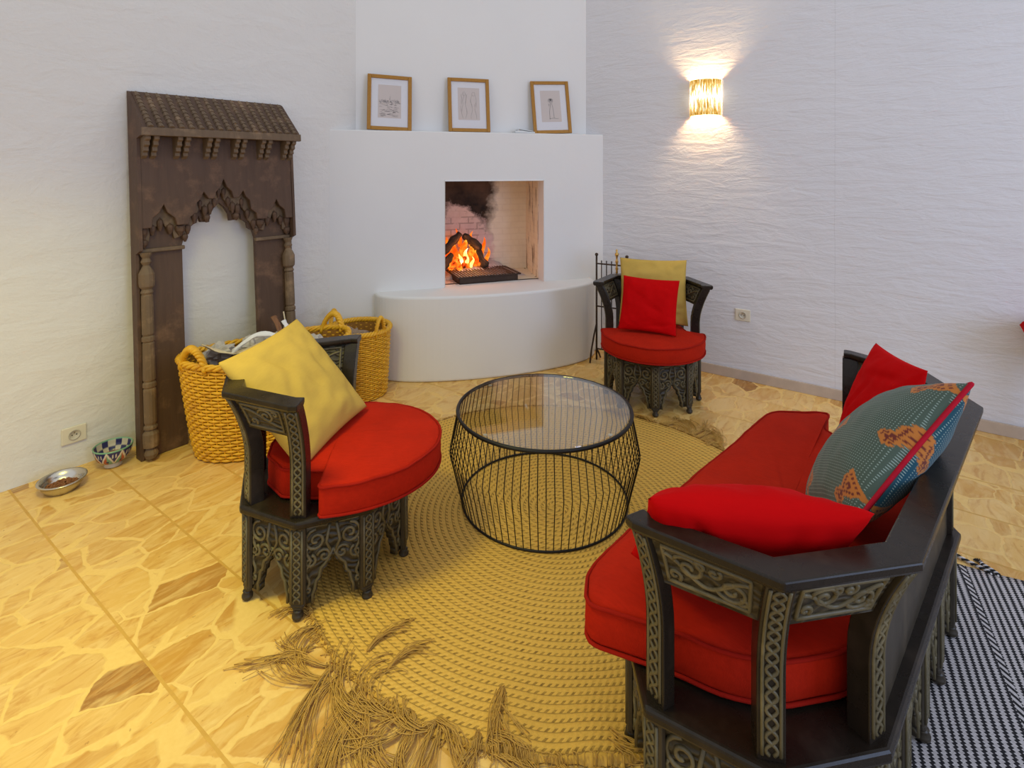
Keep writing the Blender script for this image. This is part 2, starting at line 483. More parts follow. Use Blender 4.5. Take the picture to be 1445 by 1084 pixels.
def firebox_mat():
    t = NT('sooty_firebrick'); o = t.obj()
    s = t.n('SeparateXYZ', None, Vector=o).outputs
    uv = t.n('CombineXYZ', None, X=t.math('ADD', s[0], s[1]), Y=s[2]).outputs[0]
    bk = t.n('TexBrick', None, Vector=uv, Scale=1.0, Mortar_Size=.006, Brick_Width=.16, Row_Height=.055)
    wob = t.noise(o, 7, 5, .65)
    big = t.noise(o, 2.6, 4, .6)
    cream = t.mix(t.noise(o, 12, 4), (.78, .70, .52), (.92, .87, .72))
    # soot: a plume on the back lining, leaning left, plus a pale heat-bleached hump behind the fire
    z = t.math('SUBTRACT', s[2], .614)
    plume = t.math('SUBTRACT', .60, t.math('ADD', s[0], t.math('MULTIPLY', t.math('SUBTRACT', wob, .5), .22)))
    edge = t.math('SUBTRACT', plume, t.math('MULTIPLY', t.math('SUBTRACT', .6, z), .15))
    soot = t.ramp(edge, [(.0, (0, 0, 0)), (.10, (1, 1, 1))])
    inback = t.math('GREATER_THAN', s[1], .02)
    c = t.mix(t.math('MULTIPLY', soot, inback), cream, t.mix(t.ramp(big, [(.35, (0, 0, 0)), (.65, (1, 1, 1))]), (.010, .009, .008), (.15, .09, .055)))
    hx = t.math('DIVIDE', t.math('SUBTRACT', s[0], .26), .33); hz = t.math('DIVIDE', t.math('SUBTRACT', z, .02), .62)
    hump = t.math('ADD', t.math('POWER', hx, 2.0), t.math('POWER', hz, 2.0))
    hump = t.math('ADD', hump, t.math('MULTIPLY', t.math('SUBTRACT', wob, .5), 1.3))
    hm = t.ramp(hump, [(.75, (1, 1, 1)), (1.0, (0, 0, 0))])
    c = t.mix(t.math('MULTIPLY', hm, inback), c, t.mix(t.noise(o, 18, 4), (.62, .46, .40), (.80, .68, .62)))
    # brown drips on the right cheek
    d1 = t.noise(t.mapping(o, (1, 16, 2.4), loc=(0, 3, 1)), 1.0, 4, .6)
    right = t.math('GREATER_THAN', t.math('SUBTRACT', s[0], t.math('MULTIPLY', s[1], .10)), .79)
    dr = t.math('MULTIPLY', t.math('GREATER_THAN', d1, .575), right)
    c = t.mix(t.math('MULTIPLY', dr, .9), c, (.10, .05, .02))
    c = t.mix(t.math('MULTIPLY', bk.outputs['Fac'], t.math('ADD', .06, t.math('MULTIPLY', hm, t.math('MULTIPLY', t.math('GREATER_THAN', wob, .52), .45)))), c, t.mix(1.0, c, (.35, .32, .3), 'MULTIPLY'))
    t.bsdf(c, .9, t.bump(t.math('ADD', t.math('MULTIPLY', bk.outputs['Fac'], -.25), wob), .7, .012))
    return t.m


M['firebox'] = firebox_mat()


def emissive(name, stops, scale, strength, zmode=False):
    t = NT(name); o = t.obj()
    f = t.noise(o, scale, 4, .6)
    c = t.ramp(f, stops)
    e = t.n('Emission', None, Color=c, Strength=strength)
    t.surf(e.outputs[0])
    return t.m


M['flame'] = emissive('flame', [(.30, (1, .05, .003)), (.50, (1, .15, .008)), (.64, (1, .38, .03)), (.8, (1, .8, .25))], 14, 1.35)
M['core'] = emissive('flame_core', [(.2, (1, .32, .03)), (.5, (1, .7, .15)), (.75, (1, .95, .6))], 12, 2.6)
M['ember'] = emissive('glowing_ember', [(.35, (.03, .005, .002)), (.47, (.7, .05, .005)), (.6, (1, .25, .02)), (.8, (1, .6, .1))], 22, 1.5)


def logmat():
    t = NT('charred_log'); o = t.obj()
    n1 = t.noise(t.mapping(o, (30, 30, 6)), 1.0, 5, .6)
    c = t.ramp(n1, [(.3, (.008, .007, .006)), (.55, (.05, .028, .016)), (.75, (.20, .10, .045))])
    t.bsdf(c, .9, t.bump(n1, .8, .012))
    return t.m


M['log'] = logmat()


def shade_mat():
    t = NT('lit_raffia_shade'); o = t.obj()
    s = t.n('SeparateXYZ', None, Vector=o).outputs
    ang = t.math('ARCTAN2', s[1], s[0])
    v = t.n('CombineXYZ', None, X=t.math('MULTIPLY', ang, 9.0), Y=t.math('MULTIPLY', s[2], 4.0)).outputs[0]
    f = t.noise(v, 2.3, 5, .65)
    core = t.math('SUBTRACT', 1.0, t.math('MULTIPLY', t.math('ABSOLUTE', s[2]), 5.2))
    g = t.math('ADD', f, t.math('MULTIPLY', core, .22))
    g = t.math('ADD', t.math('MULTIPLY', t.math('SUBTRACT', g, .62), 1.7), .60)
    c = t.ramp(g, [(.38, (.55, .20, .008)), (.56, (.95, .50, .05)), (.70, (1, .85, .45)), (.85, (1, .97, .85))])
    st = t.ramp(g, [(.38, (.05, .05, .05)), (.58, (.14, .14, .14)), (.72, (.38, .38, .38)), (.9, (1, 1, 1))])
    e = t.n('Emission', None, Color=c, Strength=t.math('MULTIPLY', st, 4.2))
    d = t.n('BsdfDiffuse', None, Color=(.40, .20, .03))
    t.surf(t.n('AddShader', None, i0=e.outputs[0], i1=d.outputs[0]).outputs[0])
    return t.m


M['shade'] = shade_mat()
M['bulb'] = emissive('bulb', [(0, (1, .85, .6)), (1, (1, .85, .6))], 1, 14)

# ------------------------------------------------------------------ the setting
UL = Vector((.618, .786, 0)).normalized(); WL = Vector((-2.062, 3.108, 0)); OL = Vector((UL.y, -UL.x, 0))
VR = Vector((.809, -.587, 0)).normalized(); WR = Vector((1.447, 4.205, 0)); OR = Vector((VR.y, -VR.x, 0))
DP = Vector((.954, .299, 0)).normalized(); P0 = Vector((-.52, 4.29, 0)); NP = Vector((-DP.y, DP.x, 0))


def wall(name, origin, d, x0, x1, z0, z1, mat, th=.15):
    mb = MB(); nx = 2
    prism(mb, [(x0, 0), (x1, 0), (x1, th), (x0, th)], z0, z1)
    o = mb.build(name, mat); o.location = origin
    o.rotation_euler = (0, 0, math.atan2(d.y, d.x))
    return struct(o)


wall('wall_left', WL, UL, -5.2, 1.43, 0, 3.8, M['wall'])
# right wall runs the other way so its local +y is outside the room
wall('wall_right', WR, VR, -1.02, 5.2, 0, 3.8, M['wall_right'])
wall('wall_back', P0 + NP * .13, DP, -.80, 1.26, 1.80, 3.8, M['chimney'])
mb = MB(); prism(mb, [(-5, -3.6), (6, -3.6), (6, 6.2), (-5, 6.2)], -.1, 0)
fl = mb.build('floor', M['floor'])
me = fl.data
rotf = math.atan2(VR.y, VR.x)
for v_ in me.vertices:
    v_.co = Matrix.Rotation(-rotf, 3, 'Z') @ (v_.co - Vector((-1.446, 1.95, 0)))
fl.rotation_euler = (0, 0, rotf); fl.location = (-1.446, 1.95, 0)
struct(fl)
mb = MB(); prism(mb, [(-.70, -.014), (5.0, -.014), (5.0, 0), (-.70, 0)], 0, .072)
bb = mb.build('baseboard_right', M['skirting'], bevel=.003); bb.location = WR; bb.rotation_euler = (0, 0, rotf); struct(bb)

# ------------------------------------------------------------------ fireplace
fp = thing('fireplace', 'white plastered corner fireplace with square firebox and curved raised hearth', 'fireplace', P0, math.atan2(DP.y, DP.x))
XL, XR, OW, ZH, ZO, ZM, TH = -.955, 1.384, .815, .614, 1.44, 1.827, .13
mb = MB()
xs = [XL, 0, OW, XR]; zs = [0, ZH, ZO, ZM]
vs = []; idx = {}
for y in (0, TH):
    for k, z in enumerate(zs):
        for i, x in enumerate(xs):
            idx[(i, k, y)] = len(vs); vs.append((x, y, z))
fs = []
for i in range(3):
    for k in range(3):
        if (i, k) == (1, 1): continue
        fs.append([idx[(i, k, 0)], idx[(i + 1, k, 0)], idx[(i + 1, k + 1, 0)], idx[(i, k + 1, 0)]])
        fs.append([idx[(i, k, TH)], idx[(i, k + 1, TH)], idx[(i + 1, k + 1, TH)], idx[(i + 1, k, TH)]])
for i in range(3):
    fs.append([idx[(i, 3, 0)], idx[(i + 1, 3, 0)], idx[(i + 1, 3, TH)], idx[(i, 3, TH)]])
    fs.append([idx[(i, 0, 0)], idx[(i, 0, TH)], idx[(i + 1, 0, TH)], idx[(i + 1, 0, 0)]])
for k in range(3):
    fs.append([idx[(0, k, 0)], idx[(0, k + 1, 0)], idx[(0, k + 1, TH)], idx[(0, k, TH)]])
    fs.append([idx[(3, k, 0)], idx[(3, k, TH)], idx[(3, k + 1, TH)], idx[(3, k + 1, 0)]])
for a, b in [((1, 1), (1, 2)), ((1, 2), (2, 2)), ((2, 2), (2, 1)), ((2, 1), (1, 1))]:
    fs.append([idx[(*a, 0)], idx[(*b, 0)], idx[(*b, TH)], idx[(*a, TH)]])
mb.add(vs, fs); mb.build('surround', M['chimney'], fp, bevel=.008, seg=3)
# firebox lining, faces seen from inside, with thickness behind
mb = MB(); D = .63
i_ = [(.001, .06), (.001, D), (OW - .03, D), (OW - .004, .06)]
o_ = [(-.05, .132), (-.05, D + .06), (OW + .02, D + .06), (OW + .02, .132)]
box(mb, (-.025, (D + TH) / 2 + .03, 1.03), (.05, D - TH + .06, 1.0))
box(mb, (OW / 2 + .05, D + .03, 1.03), (OW + .10, .06, 1.0))
mb.add([(OW + .065, D, ZH), (OW - .001, TH - .01, ZH), (OW - .001, TH - .01, 1.53), (OW + .065, D, 1.53), (OW + .10, D, ZH), (OW + .04, TH - .01, ZH), (OW + .04, TH - .01, 1.53), (OW + .10, D, 1.53)],
       [(0, 1, 2, 3), (4, 7, 6, 5), (1, 5, 6, 2), (0, 3, 7, 4), (3, 2, 6, 7), (0, 4, 5, 1)])
box(mb, (OW / 2, D / 2 + .07, 1.55), (OW + .1, D + .02, .04))
box(mb, (OW / 2, D / 2 + .06, ZH - .03), (OW + .1, D, .06))
mb.build('firebox', M['firebox'], fp)['label'] = 'sooty brick firebox lining'
hp = [(-.53, .05)]
for k in range(0, 49):
    a = PI * k / 48
    c_, s_ = math.cos(PI - a), math.sin(PI - a)
    hp.append((.36 + .89 * c_, -.335 * (s_ ** .85)))
hp = [(-.53, .12)] + hp[1:] + [(1.25, .12)]
mb = MB(); prism(mb, hp, 0, ZH + .001)
mb.build('hearth', M['chimney'], fp, bevel=.018, seg=3)


def FP(x, y, z=0.0):
    return P0 + DP * x + NP * y + Vector((0, 0, z))


# fire, logs, grate, ash
FZ = ZH
rot_fp = math.atan2(DP.y, DP.x)
mb = MB(); n = 26
vs = []; fs = []
for j in range(n + 1):
    for i in range(n + 1):
        x = .02 + i / n * .74; y = .28 + j / n * .34
        hgt = .11 * math.exp(-((x - .25) / .28) ** 2) * (.45 + .55 * j / n) + .05 * math.exp(-((x - .55) / .14) ** 2) * (j / n)
        e = min(i, n - i, j * 1.4) / 5.0
        hgt = hgt * min(1, e) + .018 * (noise.noise(Vector((x * 22, y * 22, 0))) + .3) * min(1, e)
        vs.append((x, y, max(hgt, .0008)))
for j in range(n):
    for i in range(n):
        fs.append((j * (n + 1) + i, j * (n + 1) + i + 1, (j + 1) * (n + 1) + i + 1, (j + 1) * (n + 1) + i))
mb.add(vs, fs)
a = mb.build('ash_heap', M['ash'], smooth=True); a.location = P0 + Vector((0, 0, ZH)); a.rotation_euler = (0, 0, rot_fp)
tag(a, 'heap of pale grey ash under the burning logs', 'ash', kind='stuff')


def make_log(p, q, r, label, seed):
    p, q = Vector(p), Vector(q); L = (q - p).length; mb = MB(); m = 10
    pts = []; rr = []
    for k in range(m + 1):
        t_ = k / m
        pts.append(Vector((.012 * noise.noise(Vector((t_ * 4, seed, 0))), .012 * noise.noise(Vector((t_ * 4, seed, 5))), t_ * L)))
        rr.append(r * (.92 + .35 * noise.noise(Vector((t_ * 5, seed, 9)))) * (1 if 0 < k < m else .82))
    tube(mb, pts, rr, 12)
    o = mb.build('log', M['log'], smooth=True)
    wp = FP(*p); d = FP(*q) - wp
    o.location = wp; o.rotation_euler = d.to_track_quat('Z', 'Y').to_euler()
    return tag(o, label, 'log', 'burning logs in the fireplace')


make_log((.02, .36, .80), (.21, .43, .98), .036, 'dark charred log leaning up at the left of the fire', 1)
make_log((.25, .45, .955), (.37, .33, .865), .036, 'charred log lying across the top of the fire', 2)
make_log((.42, .37, .685), (.33, .45, .90), .036, 'charred log propped upright at the right of the fire', 3)
make_log((.02, .27, .70), (.13, .40, .80), .032, 'short brown log at the lower left of the fire', 4)
mb = MB()
for k in range(46):
    x = random.gauss(.20, .10); y = random.uniform(.33, .50)
    x = min(max(x, .03), .42)
    s_ = random.uniform(.014, .032)
    z = .70 + .07 * math.exp(-((x - .22) / .12) ** 2) * random.random() + .01
    lathe(mb, [(0, -s_), (s_ * .8, -s_ * .6), (s_, 0), (s_ * .7, s_ * .7), (0, s_)], 7, (x, y, z), 1, .8)
e = mb.build('embers', M['ember']); e.location = P0; e.rotation_euler = (0, 0, rot_fp)
tag(e, 'red glowing embers below the logs', 'embers', kind='stuff')


def flame(mb, x, y, z, hh, r, seed, lean=0):
    pts = []; rr = []
    for k in range(13):
        t_ = k / 12
        pts.append((x + lean * t_ + .020 * math.sin(t_ * 5 + seed) * t_, y + .015 * math.sin(t_ * 4 + seed * 2), z + hh * t_))
        rr.append(max(.0012, r * (math.sin(PI * min(1, t_ * .78 + .22)) ** .8) * (1 - t_ * .35)))
    tube(mb, pts, rr, 8)


fr = thing('fire', 'orange flames licking up between the logs in the firebox', 'fire', P0, rot_fp)
mb = MB()
for k, (x, y, z, h_, r_, l_) in enumerate([(.10, .47, .78, .17, .030, .02), (.17, .44, .74, .20, .035, -.01), (.23, .42, .72, .24, .040, .02), (.30, .44, .74, .20, .032, .02),
                                          (.28, .38, .68, .15, .030, 0), (.19, .36, .68, .13, .030, -.01), (.40, .46, .72, .22, .030, .02), (.05, .44, .74, .14, .028, 0), (.34, .40, .70, .14, .028, .01), (.12, .38, .68, .10, .026, 0), (.44, .44, .70, .15, .022, .02), (.22, .47, .86, .16, .022, -.02), (.31, .47, .86, .13, .02, .02)]):
    flame(mb, x, y, z, h_, r_, k * 1.7, l_)
mb.build('flames', M['flame'], fr, smooth=True)
mb = MB()
for k, (x, y, z, h_, r_) in enumerate([(.20, .345, .71, .11, .020), (.25, .35, .74, .12, .022), (.29, .335, .70, .09, .015)]):
    flame(mb, x, y, z, h_, r_, k * 2.1)
mb.build('flame_core', M['core'], fr, smooth=True)['label'] = 'bright yellow heart of the fire'
l = bpy.data.lights.new('fire_light', 'POINT'); l.energy = 2.4; l.color = (1, .36, .10); l.shadow_soft_size = .08
lo = bpy.data.objects.new('fire_light', l); COL.objects.link(lo); lo.location = FP(.24, .22, .86)

# grate: shallow tray with a bar grill on top
gr = thing('fire_grate', 'rusty iron tray with a bar grill in front of the fire', 'grate', FP(.13, .07, ZH), rot_fp + R(4))
W_, D_, H_ = .50, .34, .05
mb = MB()
prism(mb, [(0, 0), (W_, 0), (W_, D_), (0, D_)], .002, .010)
for a_, b_ in [((0, 0), (W_, 0)), ((W_, 0), (W_, D_)), ((W_, D_), (0, D_)), ((0, D_), (0, 0))]:
    v0 = Vector((*a_, 0)); v1 = Vector((*b_, 0)); dd = (v1 - v0).normalized(); nn = Vector((-dd.y, dd.x, 0)) * .006
    mb.add([v0, v1, v1 + nn, v0 + nn] + [p + Vector((0, 0, H_)) for p in (v0, v1, v1 + nn, v0 + nn)],
           [(0, 3, 2, 1), (4, 5, 6, 7), (0, 1, 5, 4), (1, 2, 6, 5), (2, 3, 7, 6), (3, 0, 4, 7)])
mb.build('tray', M['rusty'], gr)
mb = MB(); tube(mb, [(-.02, -.012, H_ + .006), (W_ + .02, -.012, H_ + .006), (W_ + .02, D_ + .012, H_ + .006), (-.02, D_ + .012, H_ + .006)], .006, 6, True)
mb.build('grill_frame', M['rusty'], gr)
mb = MB(); tube(mb, [(0, -.012, 0), (0, D_ + .012, 0)], .0055, 6)
bar = mb.build('grill_bar', simple('worn_grill_iron', (.13, .085, .06), .5, .3, .3), gr); bar.location = (.005, 0, H_ + .012)
for k in range(1, 20):
    b2 = bar.copy(); COL.objects.link(b2); b2.location = (.005 + k * .0258, 0, H_ + .012)

# ------------------------------------------------------------------ picture frames on the mantel
def picture(x, yb, label, wd, ht, roll, yaw, draw, back=.055):
    base = FP(x, yb, ZM + .002)
    root = thing('picture_frame', label, 'picture', base, 0, 'gilt framed drawings on the mantel')
    root.rotation_euler = (-math.asin(back / ht), R(roll), rot_fp + R(yaw))
    bw = .028
    for part, (x0, x1, z0, z1) in {'a': (-wd / 2, -wd / 2 + bw, 0, ht), 'b': (wd / 2 - bw, wd / 2, 0, ht), 'c': (-wd / 2 + bw, wd / 2 - bw, 0, bw), 'd': (-wd / 2 + bw, wd / 2 - bw, ht - bw, ht)}.items():
        mb = MB(); box(mb, ((x0 + x1) / 2, -.008, (z0 + z1) / 2), (x1 - x0, .018, z1 - z0))
        L = max(x1 - x0, z1 - z0); nb = int(L / .011)
        for k in range(nb):
            t_ = (k + .5) / nb
            cx = (x0 + x1) / 2 if part in 'ab' else x0 + t_ * (x1 - x0)
            cz = z0 + t_ * (z1 - z0) if part in 'ab' else (z0 + z1) / 2
            mb.add([(cx - .005, -.0165, cz), (cx, -.0165, cz - .005), (cx + .005, -.0165, cz), (cx, -.0165, cz + .005), (cx, -.021, cz)], [(0, 1, 4), (1, 2, 4), (2, 3, 4), (3, 0, 4)])
        mb.build('frame_bar', M['gold'], root, bevel=.003)
    mb = MB(); box(mb, (0, -.002, ht / 2), (wd - .03, .006, ht - .03)); mb.build('mount', M['mat'], root)
    pw, ph = wd * .52, ht * .60
    mb = MB(); box(mb, (0, -.0055, ht / 2 + .01), (pw, .001, ph)); pr = mb.build('print', M['paper_art'], root)
    mb = MB(); mb2 = MB()
    draw(mb, mb2, pw, ph, ht / 2 + .01)
    if mb.v: mb.build('drawing', M['ink'], pr)
    if mb2.v: mb2.build('drawing', M['pencil'], pr)
    mb = MB(); box(mb, (0, -.012, ht / 2), (wd - 2 * bw, .002, ht - 2 * bw)); mb.build('glass_pane', M['frame_glass'], root)
    return root


def stroke(mb, pts, zc, r=.0009):
    tube(mb, [(x, -.0064, z + zc) for x, z in pts], r, 4)


def draw_field(mb, mb2, pw, ph, zc):
    rg = random.Random(3)
    for k in range(120):
        x = rg.uniform(-pw / 2 + .005, pw / 2 - .005); z = rg.gauss(-.005, .008)
        stroke(mb, [(x, z), (x + rg.uniform(-.006, .006), z + rg.uniform(-.008, .012))], zc, .0009)
    for k in range(70):
        x = rg.uniform(-pw / 2 + .01, pw / 2 - .025); z = rg.uniform(-ph / 2 + .008, -.02)
        stroke(mb, [(x, z), (x + .008, z + .003), (x + .018, z - .001)], zc, .0008)
    stroke(mb2, [(0, .01), (.002, .045), (.004, .012)], zc)


def draw_figures(mb, mb2, pw, ph, zc):
    for s_ in (-1, 1):
        for q in (-1, 1):
            pts = []
            for k in range(20):
                t_ = k / 19
                pts.append((s_ * pw * .22 + q * (.016 + .007 * math.sin(t_ * 9 + s_)), -ph * .46 + t_ * ph * .75))
            stroke(mb2, pts, zc, .0011)
        stroke(mb2, [(s_ * pw * .22 + .012 * math.cos(a), ph * .31 + .016 * math.sin(a)) for a in [i * PI / 8 for i in range(17)]], zc, .001)
    rg = random.Random(8)
    for k in range(14):
        x = rg.uniform(-pw * .4, pw * .4); z = rg.uniform(-ph * .4, ph * .2)
        stroke(mb2, [(x, z), (x + rg.uniform(-.004, .004), z + rg.uniform(.02, .05))], zc, .0008)


def draw_palm(mb, mb2, pw, ph, zc):
    stroke(mb, [(-.015, -ph * .42), (-.016, -ph * .2), (-.006, 0), (.0, ph * .16), (.0, ph * .2)], zc, .0012)
    for a in range(9):
        an = R(-50 + a * 36)
        stroke(mb, [(0, ph * .2), (.014 * math.cos(an), ph * .2 + .014 * math.sin(an)), (.024 * math.cos(an), ph * .2 + .020 * math.sin(an) - .006)], zc, .0016)
    stroke(mb, [(.006, ph * .12), (.016, -.01), (.020, -ph * .2), (.022, -ph * .38)], zc, .001)
    stroke(mb, [(-.02, -ph * .40), (.02, -ph * .38), (.045, -ph * .40), (.06, -ph * .39)], zc, .0011)
    stroke(mb, [(-.014, .012), (-.020, .02), (-.015, .0)], zc, .001)


picture(-.42, .045, 'gilt framed drawing of a field with scribbled bushes, left end of the mantel', .335, .430, 1.6, 3, draw_field)
picture(.205, .045, 'gilt framed faint pencil drawing in the middle of the mantel', .338, .436, 0, 0, draw_figures)
picture(.915, .045, 'gilt framed ink drawing of a tall palm, right end of the mantel', .335, .445, -2.2, -2, draw_palm)
mb = MB()
prism(mb, [(-.085, 0), (.085, 0), (.085, .010), (.02, .012), (-.03, .020), (-.05, .022), (-.085, .010)], -.035, .035, ax='y')
prism(mb, [(-.06, .023), (-.045, .030), (-.02, .024), (.07, .014), (.07, .018), (-.02, .029), (-.045, .036), (-.062, .027)], -.03, .03, ax='y')
pp = mb.build('folded_leaflet', M['pale_glass']); pp.location = FP(.66, .045, ZM + .002); pp.rotation_euler = (0, 0, rot_fp)
tag(pp, 'small pale folded leaflet lying on the mantel beside the right picture', 'leaflet')

# ------------------------------------------------------------------ wall sconce
sc_t = .027
sp = WR + VR * sc_t
sconce = thing('wall_sconce', 'lit half-round raffia wall lamp on the right wall', 'lamp', sp + Vector((0, 0, 2.07)), rotf)
Hs, Ws, Ds = .265, .115, .10
mb = MB(); ns = 40
vs = []; fs = []
for kz in range(2):
    for r_ in (1.0, .965):
        for k in range(ns + 1):
            a = PI * k / ns
            rr = r_ * (1 + .006 * math.sin(k * 2.6))
            vs.append((Ws * math.cos(a) * rr, -.004 - (Ds + .02) * math.sin(a) * rr, (kz - .5) * Hs))
m_ = ns + 1
for k in range(ns):
    fs += [(k, 2 * m_ + k, 2 * m_ + k + 1, k + 1), (m_ + k, m_ + k + 1, 3 * m_ + k + 1, 3 * m_ + k), (k, k + 1, m_ + k + 1, m_ + k), (2 * m_ + k, 3 * m_ + k, 3 * m_ + k + 1, 2 * m_ + k + 1)]
mb.add(vs, fs); mb.build('lamp_shade', M['shade'], sconce)
mb = MB(); lathe(mb, [(0, -.03), (.018, -.024), (.024, 0), (.018, .022), (0, .03)], 16, (0, -.055, 0)); mb.build('bulb', M['bulb'], sconce, smooth=True)
mb = MB(); box(mb, (0, -.008, 0), (.07, .016, .12)); tube(mb, [(0, -.012, -.04), (0, -.055, -.04), (0, -.055, -.026)], .006, 8); mb.build('back_plate', M['brass'], sconce)
for zz in (-.02, .02):
    l = bpy.data.lights.new('sconce_bulb', 'POINT'); l.energy = 21.0; l.color = (1, .72, .38); l.shadow_soft_size = .03
    lo = bpy.data.objects.new('sconce_bulb', l); COL.objects.link(lo); lo.location = sp + OR * .06 + Vector((0, 0, 2.07 + zz))


# ------------------------------------------------------------------ sockets
def socket(loc, rz, label, w_=.105, h_=.085):
    t = thing('wall_socket', label, 'socket', loc, rz, 'ivory wall sockets')
    mb = MB(); box(mb, (0, -.005, 0), (w_, .010, h_)); mb.build('cover_plate', M['ivory'], t, bevel=.004)
    mb = MB(); lathe(mb, [(.024, 0), (.026, .004), (.022, .004), (.0205, .0008), (0, .0008)], 24, M=Matrix.Translation((0, -.010, 0)) @ Matrix.Rotation(PI / 2, 4, 'X'))
    mb.build('receptacle', M['dark'], t, smooth=True)
    for s_ in (-1, 1):
        mb = MB(); lathe(mb, [(.003, 0), (.003, .001), (0, .001)], 10, M=Matrix.Translation((s_ * .0095, -.0108, 0)) @ Matrix.Rotation(PI / 2, 4, 'X')); mb.build('contact_hole', M['hole'], t)
    mb = MB(); lathe(mb, [(.0025, 0), (.0025, .012), (0, .014)], 10, M=Matrix.Translation((0, -.006, .012)) @ Matrix.Rotation(PI / 2, 4, 'X')); mb.build('earth_pin', M['pin'], t)


def on_wall(px, py, W0, d):
    r = (px - 722.5) / FPX
    s_ = (r * W0.y - W0.x) / (d.x - r * d.y)
    p = W0 + d * s_
    return Vector((p.x, p.y, 1.55 - (py - 236) / FPX * p.y))


socket(on_wall(104, 612.5, WL, UL) + OL * .001, math.atan2(UL.y, UL.x), 'cream socket low on the left wall above the metal bowl')
socket(on_wall(1048.5, 444.5, WR, VR) + OR * .001, rotf, 'white socket on the right wall beside the small far chair')

# ------------------------------------------------------------------ carved wooden arch leaning on the left wall
arch = thing('carved_arch', 'tall weathered carved wooden arch with a tiled hood, leaning on the left wall', 'arch', WL + UL * (-.0757) + OL * .15, 0)
arch.rotation_euler = (-math.asin(.145 / 1.98), 0, math.atan2(UL.y, UL.x))
FRONT = [(0, 1.216), (0.047, 1.217), (0.053, 1.269), (0.086, 1.299), (0.107, 1.34), (0.125, 1.296), (0.163, 1.261), (0.172, 1.222), (0.233, 1.223), (0.239, 1.261), (0.271, 1.287), (0.278, 1.342), (0.3, 1.364), (0.316, 1.402), (0.343, 1.362), (0.375, 1.36), (0.385, 1.4), (0.412, 1.428), (0.43, 1.474)]
FRONT = FRONT + [(.86 - x, z) for x, z in FRONT[-2::-1]]
OPEN = [(0.218, 0), (.218, 1.06), (.218, 1.108), (0.230, 1.152), (0.247, 1.162), (0.26, 1.172), (0.265, 1.205), (0.283, 1.22), (0.299, 1.225), (0.311, 1.269), (0.324, 1.229), (0.37, 1.225), (0.374, 1.265), (0.4, 1.31), (0.43, 1.338)]
OPEN = OPEN + [(.86 - x, z) for x, z in OPEN[-2::-1]]
mb = MB(); prism(mb, [(0, 1.72), (0, 0)] + OPEN + [(.86, 0), (.86, 1.72)], -.025, -.055, ax='y'); mb.build('back_board', M['arch_wood'], arch)
mb = MB(); prism(mb, [(0, 1.76)] + FRONT + [(.86, 1.76)], -.100, -.125, ax='y'); mb.build('front_board', M['arch_wood'], arch, bevel=.004)
for dz, y0, y1 in ((.075, -.0555, -.078),):
    low = [(x, z - dz) for x, z in FRONT]
    lift = []
    for x, z in low:
        zz = z
        for i in range(len(OPEN) - 1):
            (xa, za), (xb, zb) = OPEN[i], OPEN[i + 1]
            if xa <= x <= xb and xb > xa:
                zz = max(zz, za + (zb - za) * (x - xa) / (xb - xa) + .012)
        lift.append((x, zz))
    mb = MB(); prism(mb, [(0, 1.6)] + lift + [(.86, 1.6)], y0, y1, ax='y'); mb.build('niche_layer', M['arch_light'], arch, bevel=.004)
# honeycomb corbels hanging under the niches
mb = MB()
for x, z, w_, h_ in [(.02, 1.19, .04, .07), (.062, 1.20, .03, .05), (.150, 1.20, .035, .05), (.20, 1.19, .05, .055), (.24, 1.19, .03, .05), (.225, 1.145, .03, .04), (.275, 1.255, .028, .05), (.335, 1.285, .03, .06), (.365, 1.30, .028, .06), (.345, 1.245, .035, .04), (.39, 1.335, .026, .05), (.415, 1.39, .022, .05),
                   (.10, 1.225, .03, .06), (.02, 1.13, .04, .045), (.31, 1.325, .022, .05)]:
    for xx in (x, .86 - x):
        lathe(mb, [(0, -h_ * .52), (w_ * .20, -h_ * .50), (w_ * .30, -h_ * .30), (w_ * .50, -h_ * .02), (w_ * .56, h_ * .25), (w_ * .50, h_ * .48), (w_ * .18, h_ * .62), (0, h_ * .80)], 10, (xx, -.080, z), 1, .95)
mb.build('honeycomb_corbels', M['arch_wood'], arch)
for x in (0, .635):
    mb = MB(); box(mb, (x + .1125, -.066, 1.095), (.225, .03, .022)); mb.build('moulding', M['arch_light'], arch, bevel=.005)
for x0, x1 in ((-.016, .0), (.86, .876)):
    mb = MB(); prism(mb, [(0, 0), (0, 1.975), (-.02, 1.965), (-.215, 1.755), (-.215, 1.715), (-.128, 1.70), (-.128, 1.10), (-.07, 1.08), (-.07, 0)], x0, x1, ax='x'); mb.build('side_board', M['arch_wood'], arch)
mb = MB(); prism(mb, [(-.02, 1.972), (-.215, 1.752), (-.215, 1.735), (0, 1.94), (0, 1.972)], 0, .86, ax='x'); mb.build('roof_board', M['arch_wood'], arch)
mb = MB(); prism(mb, [(-.205, 1.706), (-.228, 1.706), (-.228, 1.75), (-.205, 1.75)], -.02, .88, ax='x'); mb.build('fascia', M['arch_light'], arch, bevel=.003)
mb = MB(); prism(mb, [(-.21, 1.712), (-.10, 1.712), (-.10, 1.725), (-.21, 1.725)], -.0, .86, ax='x'); mb.build('soffit', M['arch_wood'], arch)
mb = MB()
sl0, sl1 = Vector((0, -.222, 1.749)), Vector((0, -.022, 1.962))
nst = 9; ncol = 17
for c_ in range(ncol):
    x = .02 + c_ * (.82 / (ncol - 1))
    for k in range(nst):
        a0 = sl0.lerp(sl1, k / nst); a1 = sl0.lerp(sl1, (k + 1.15) / nst)
        a0.x = x; a1.x = x
        tube(mb, [a0, a1], [.0165, .0115], 8)
mb.build('roof_tiles', M['arch_light'], arch)
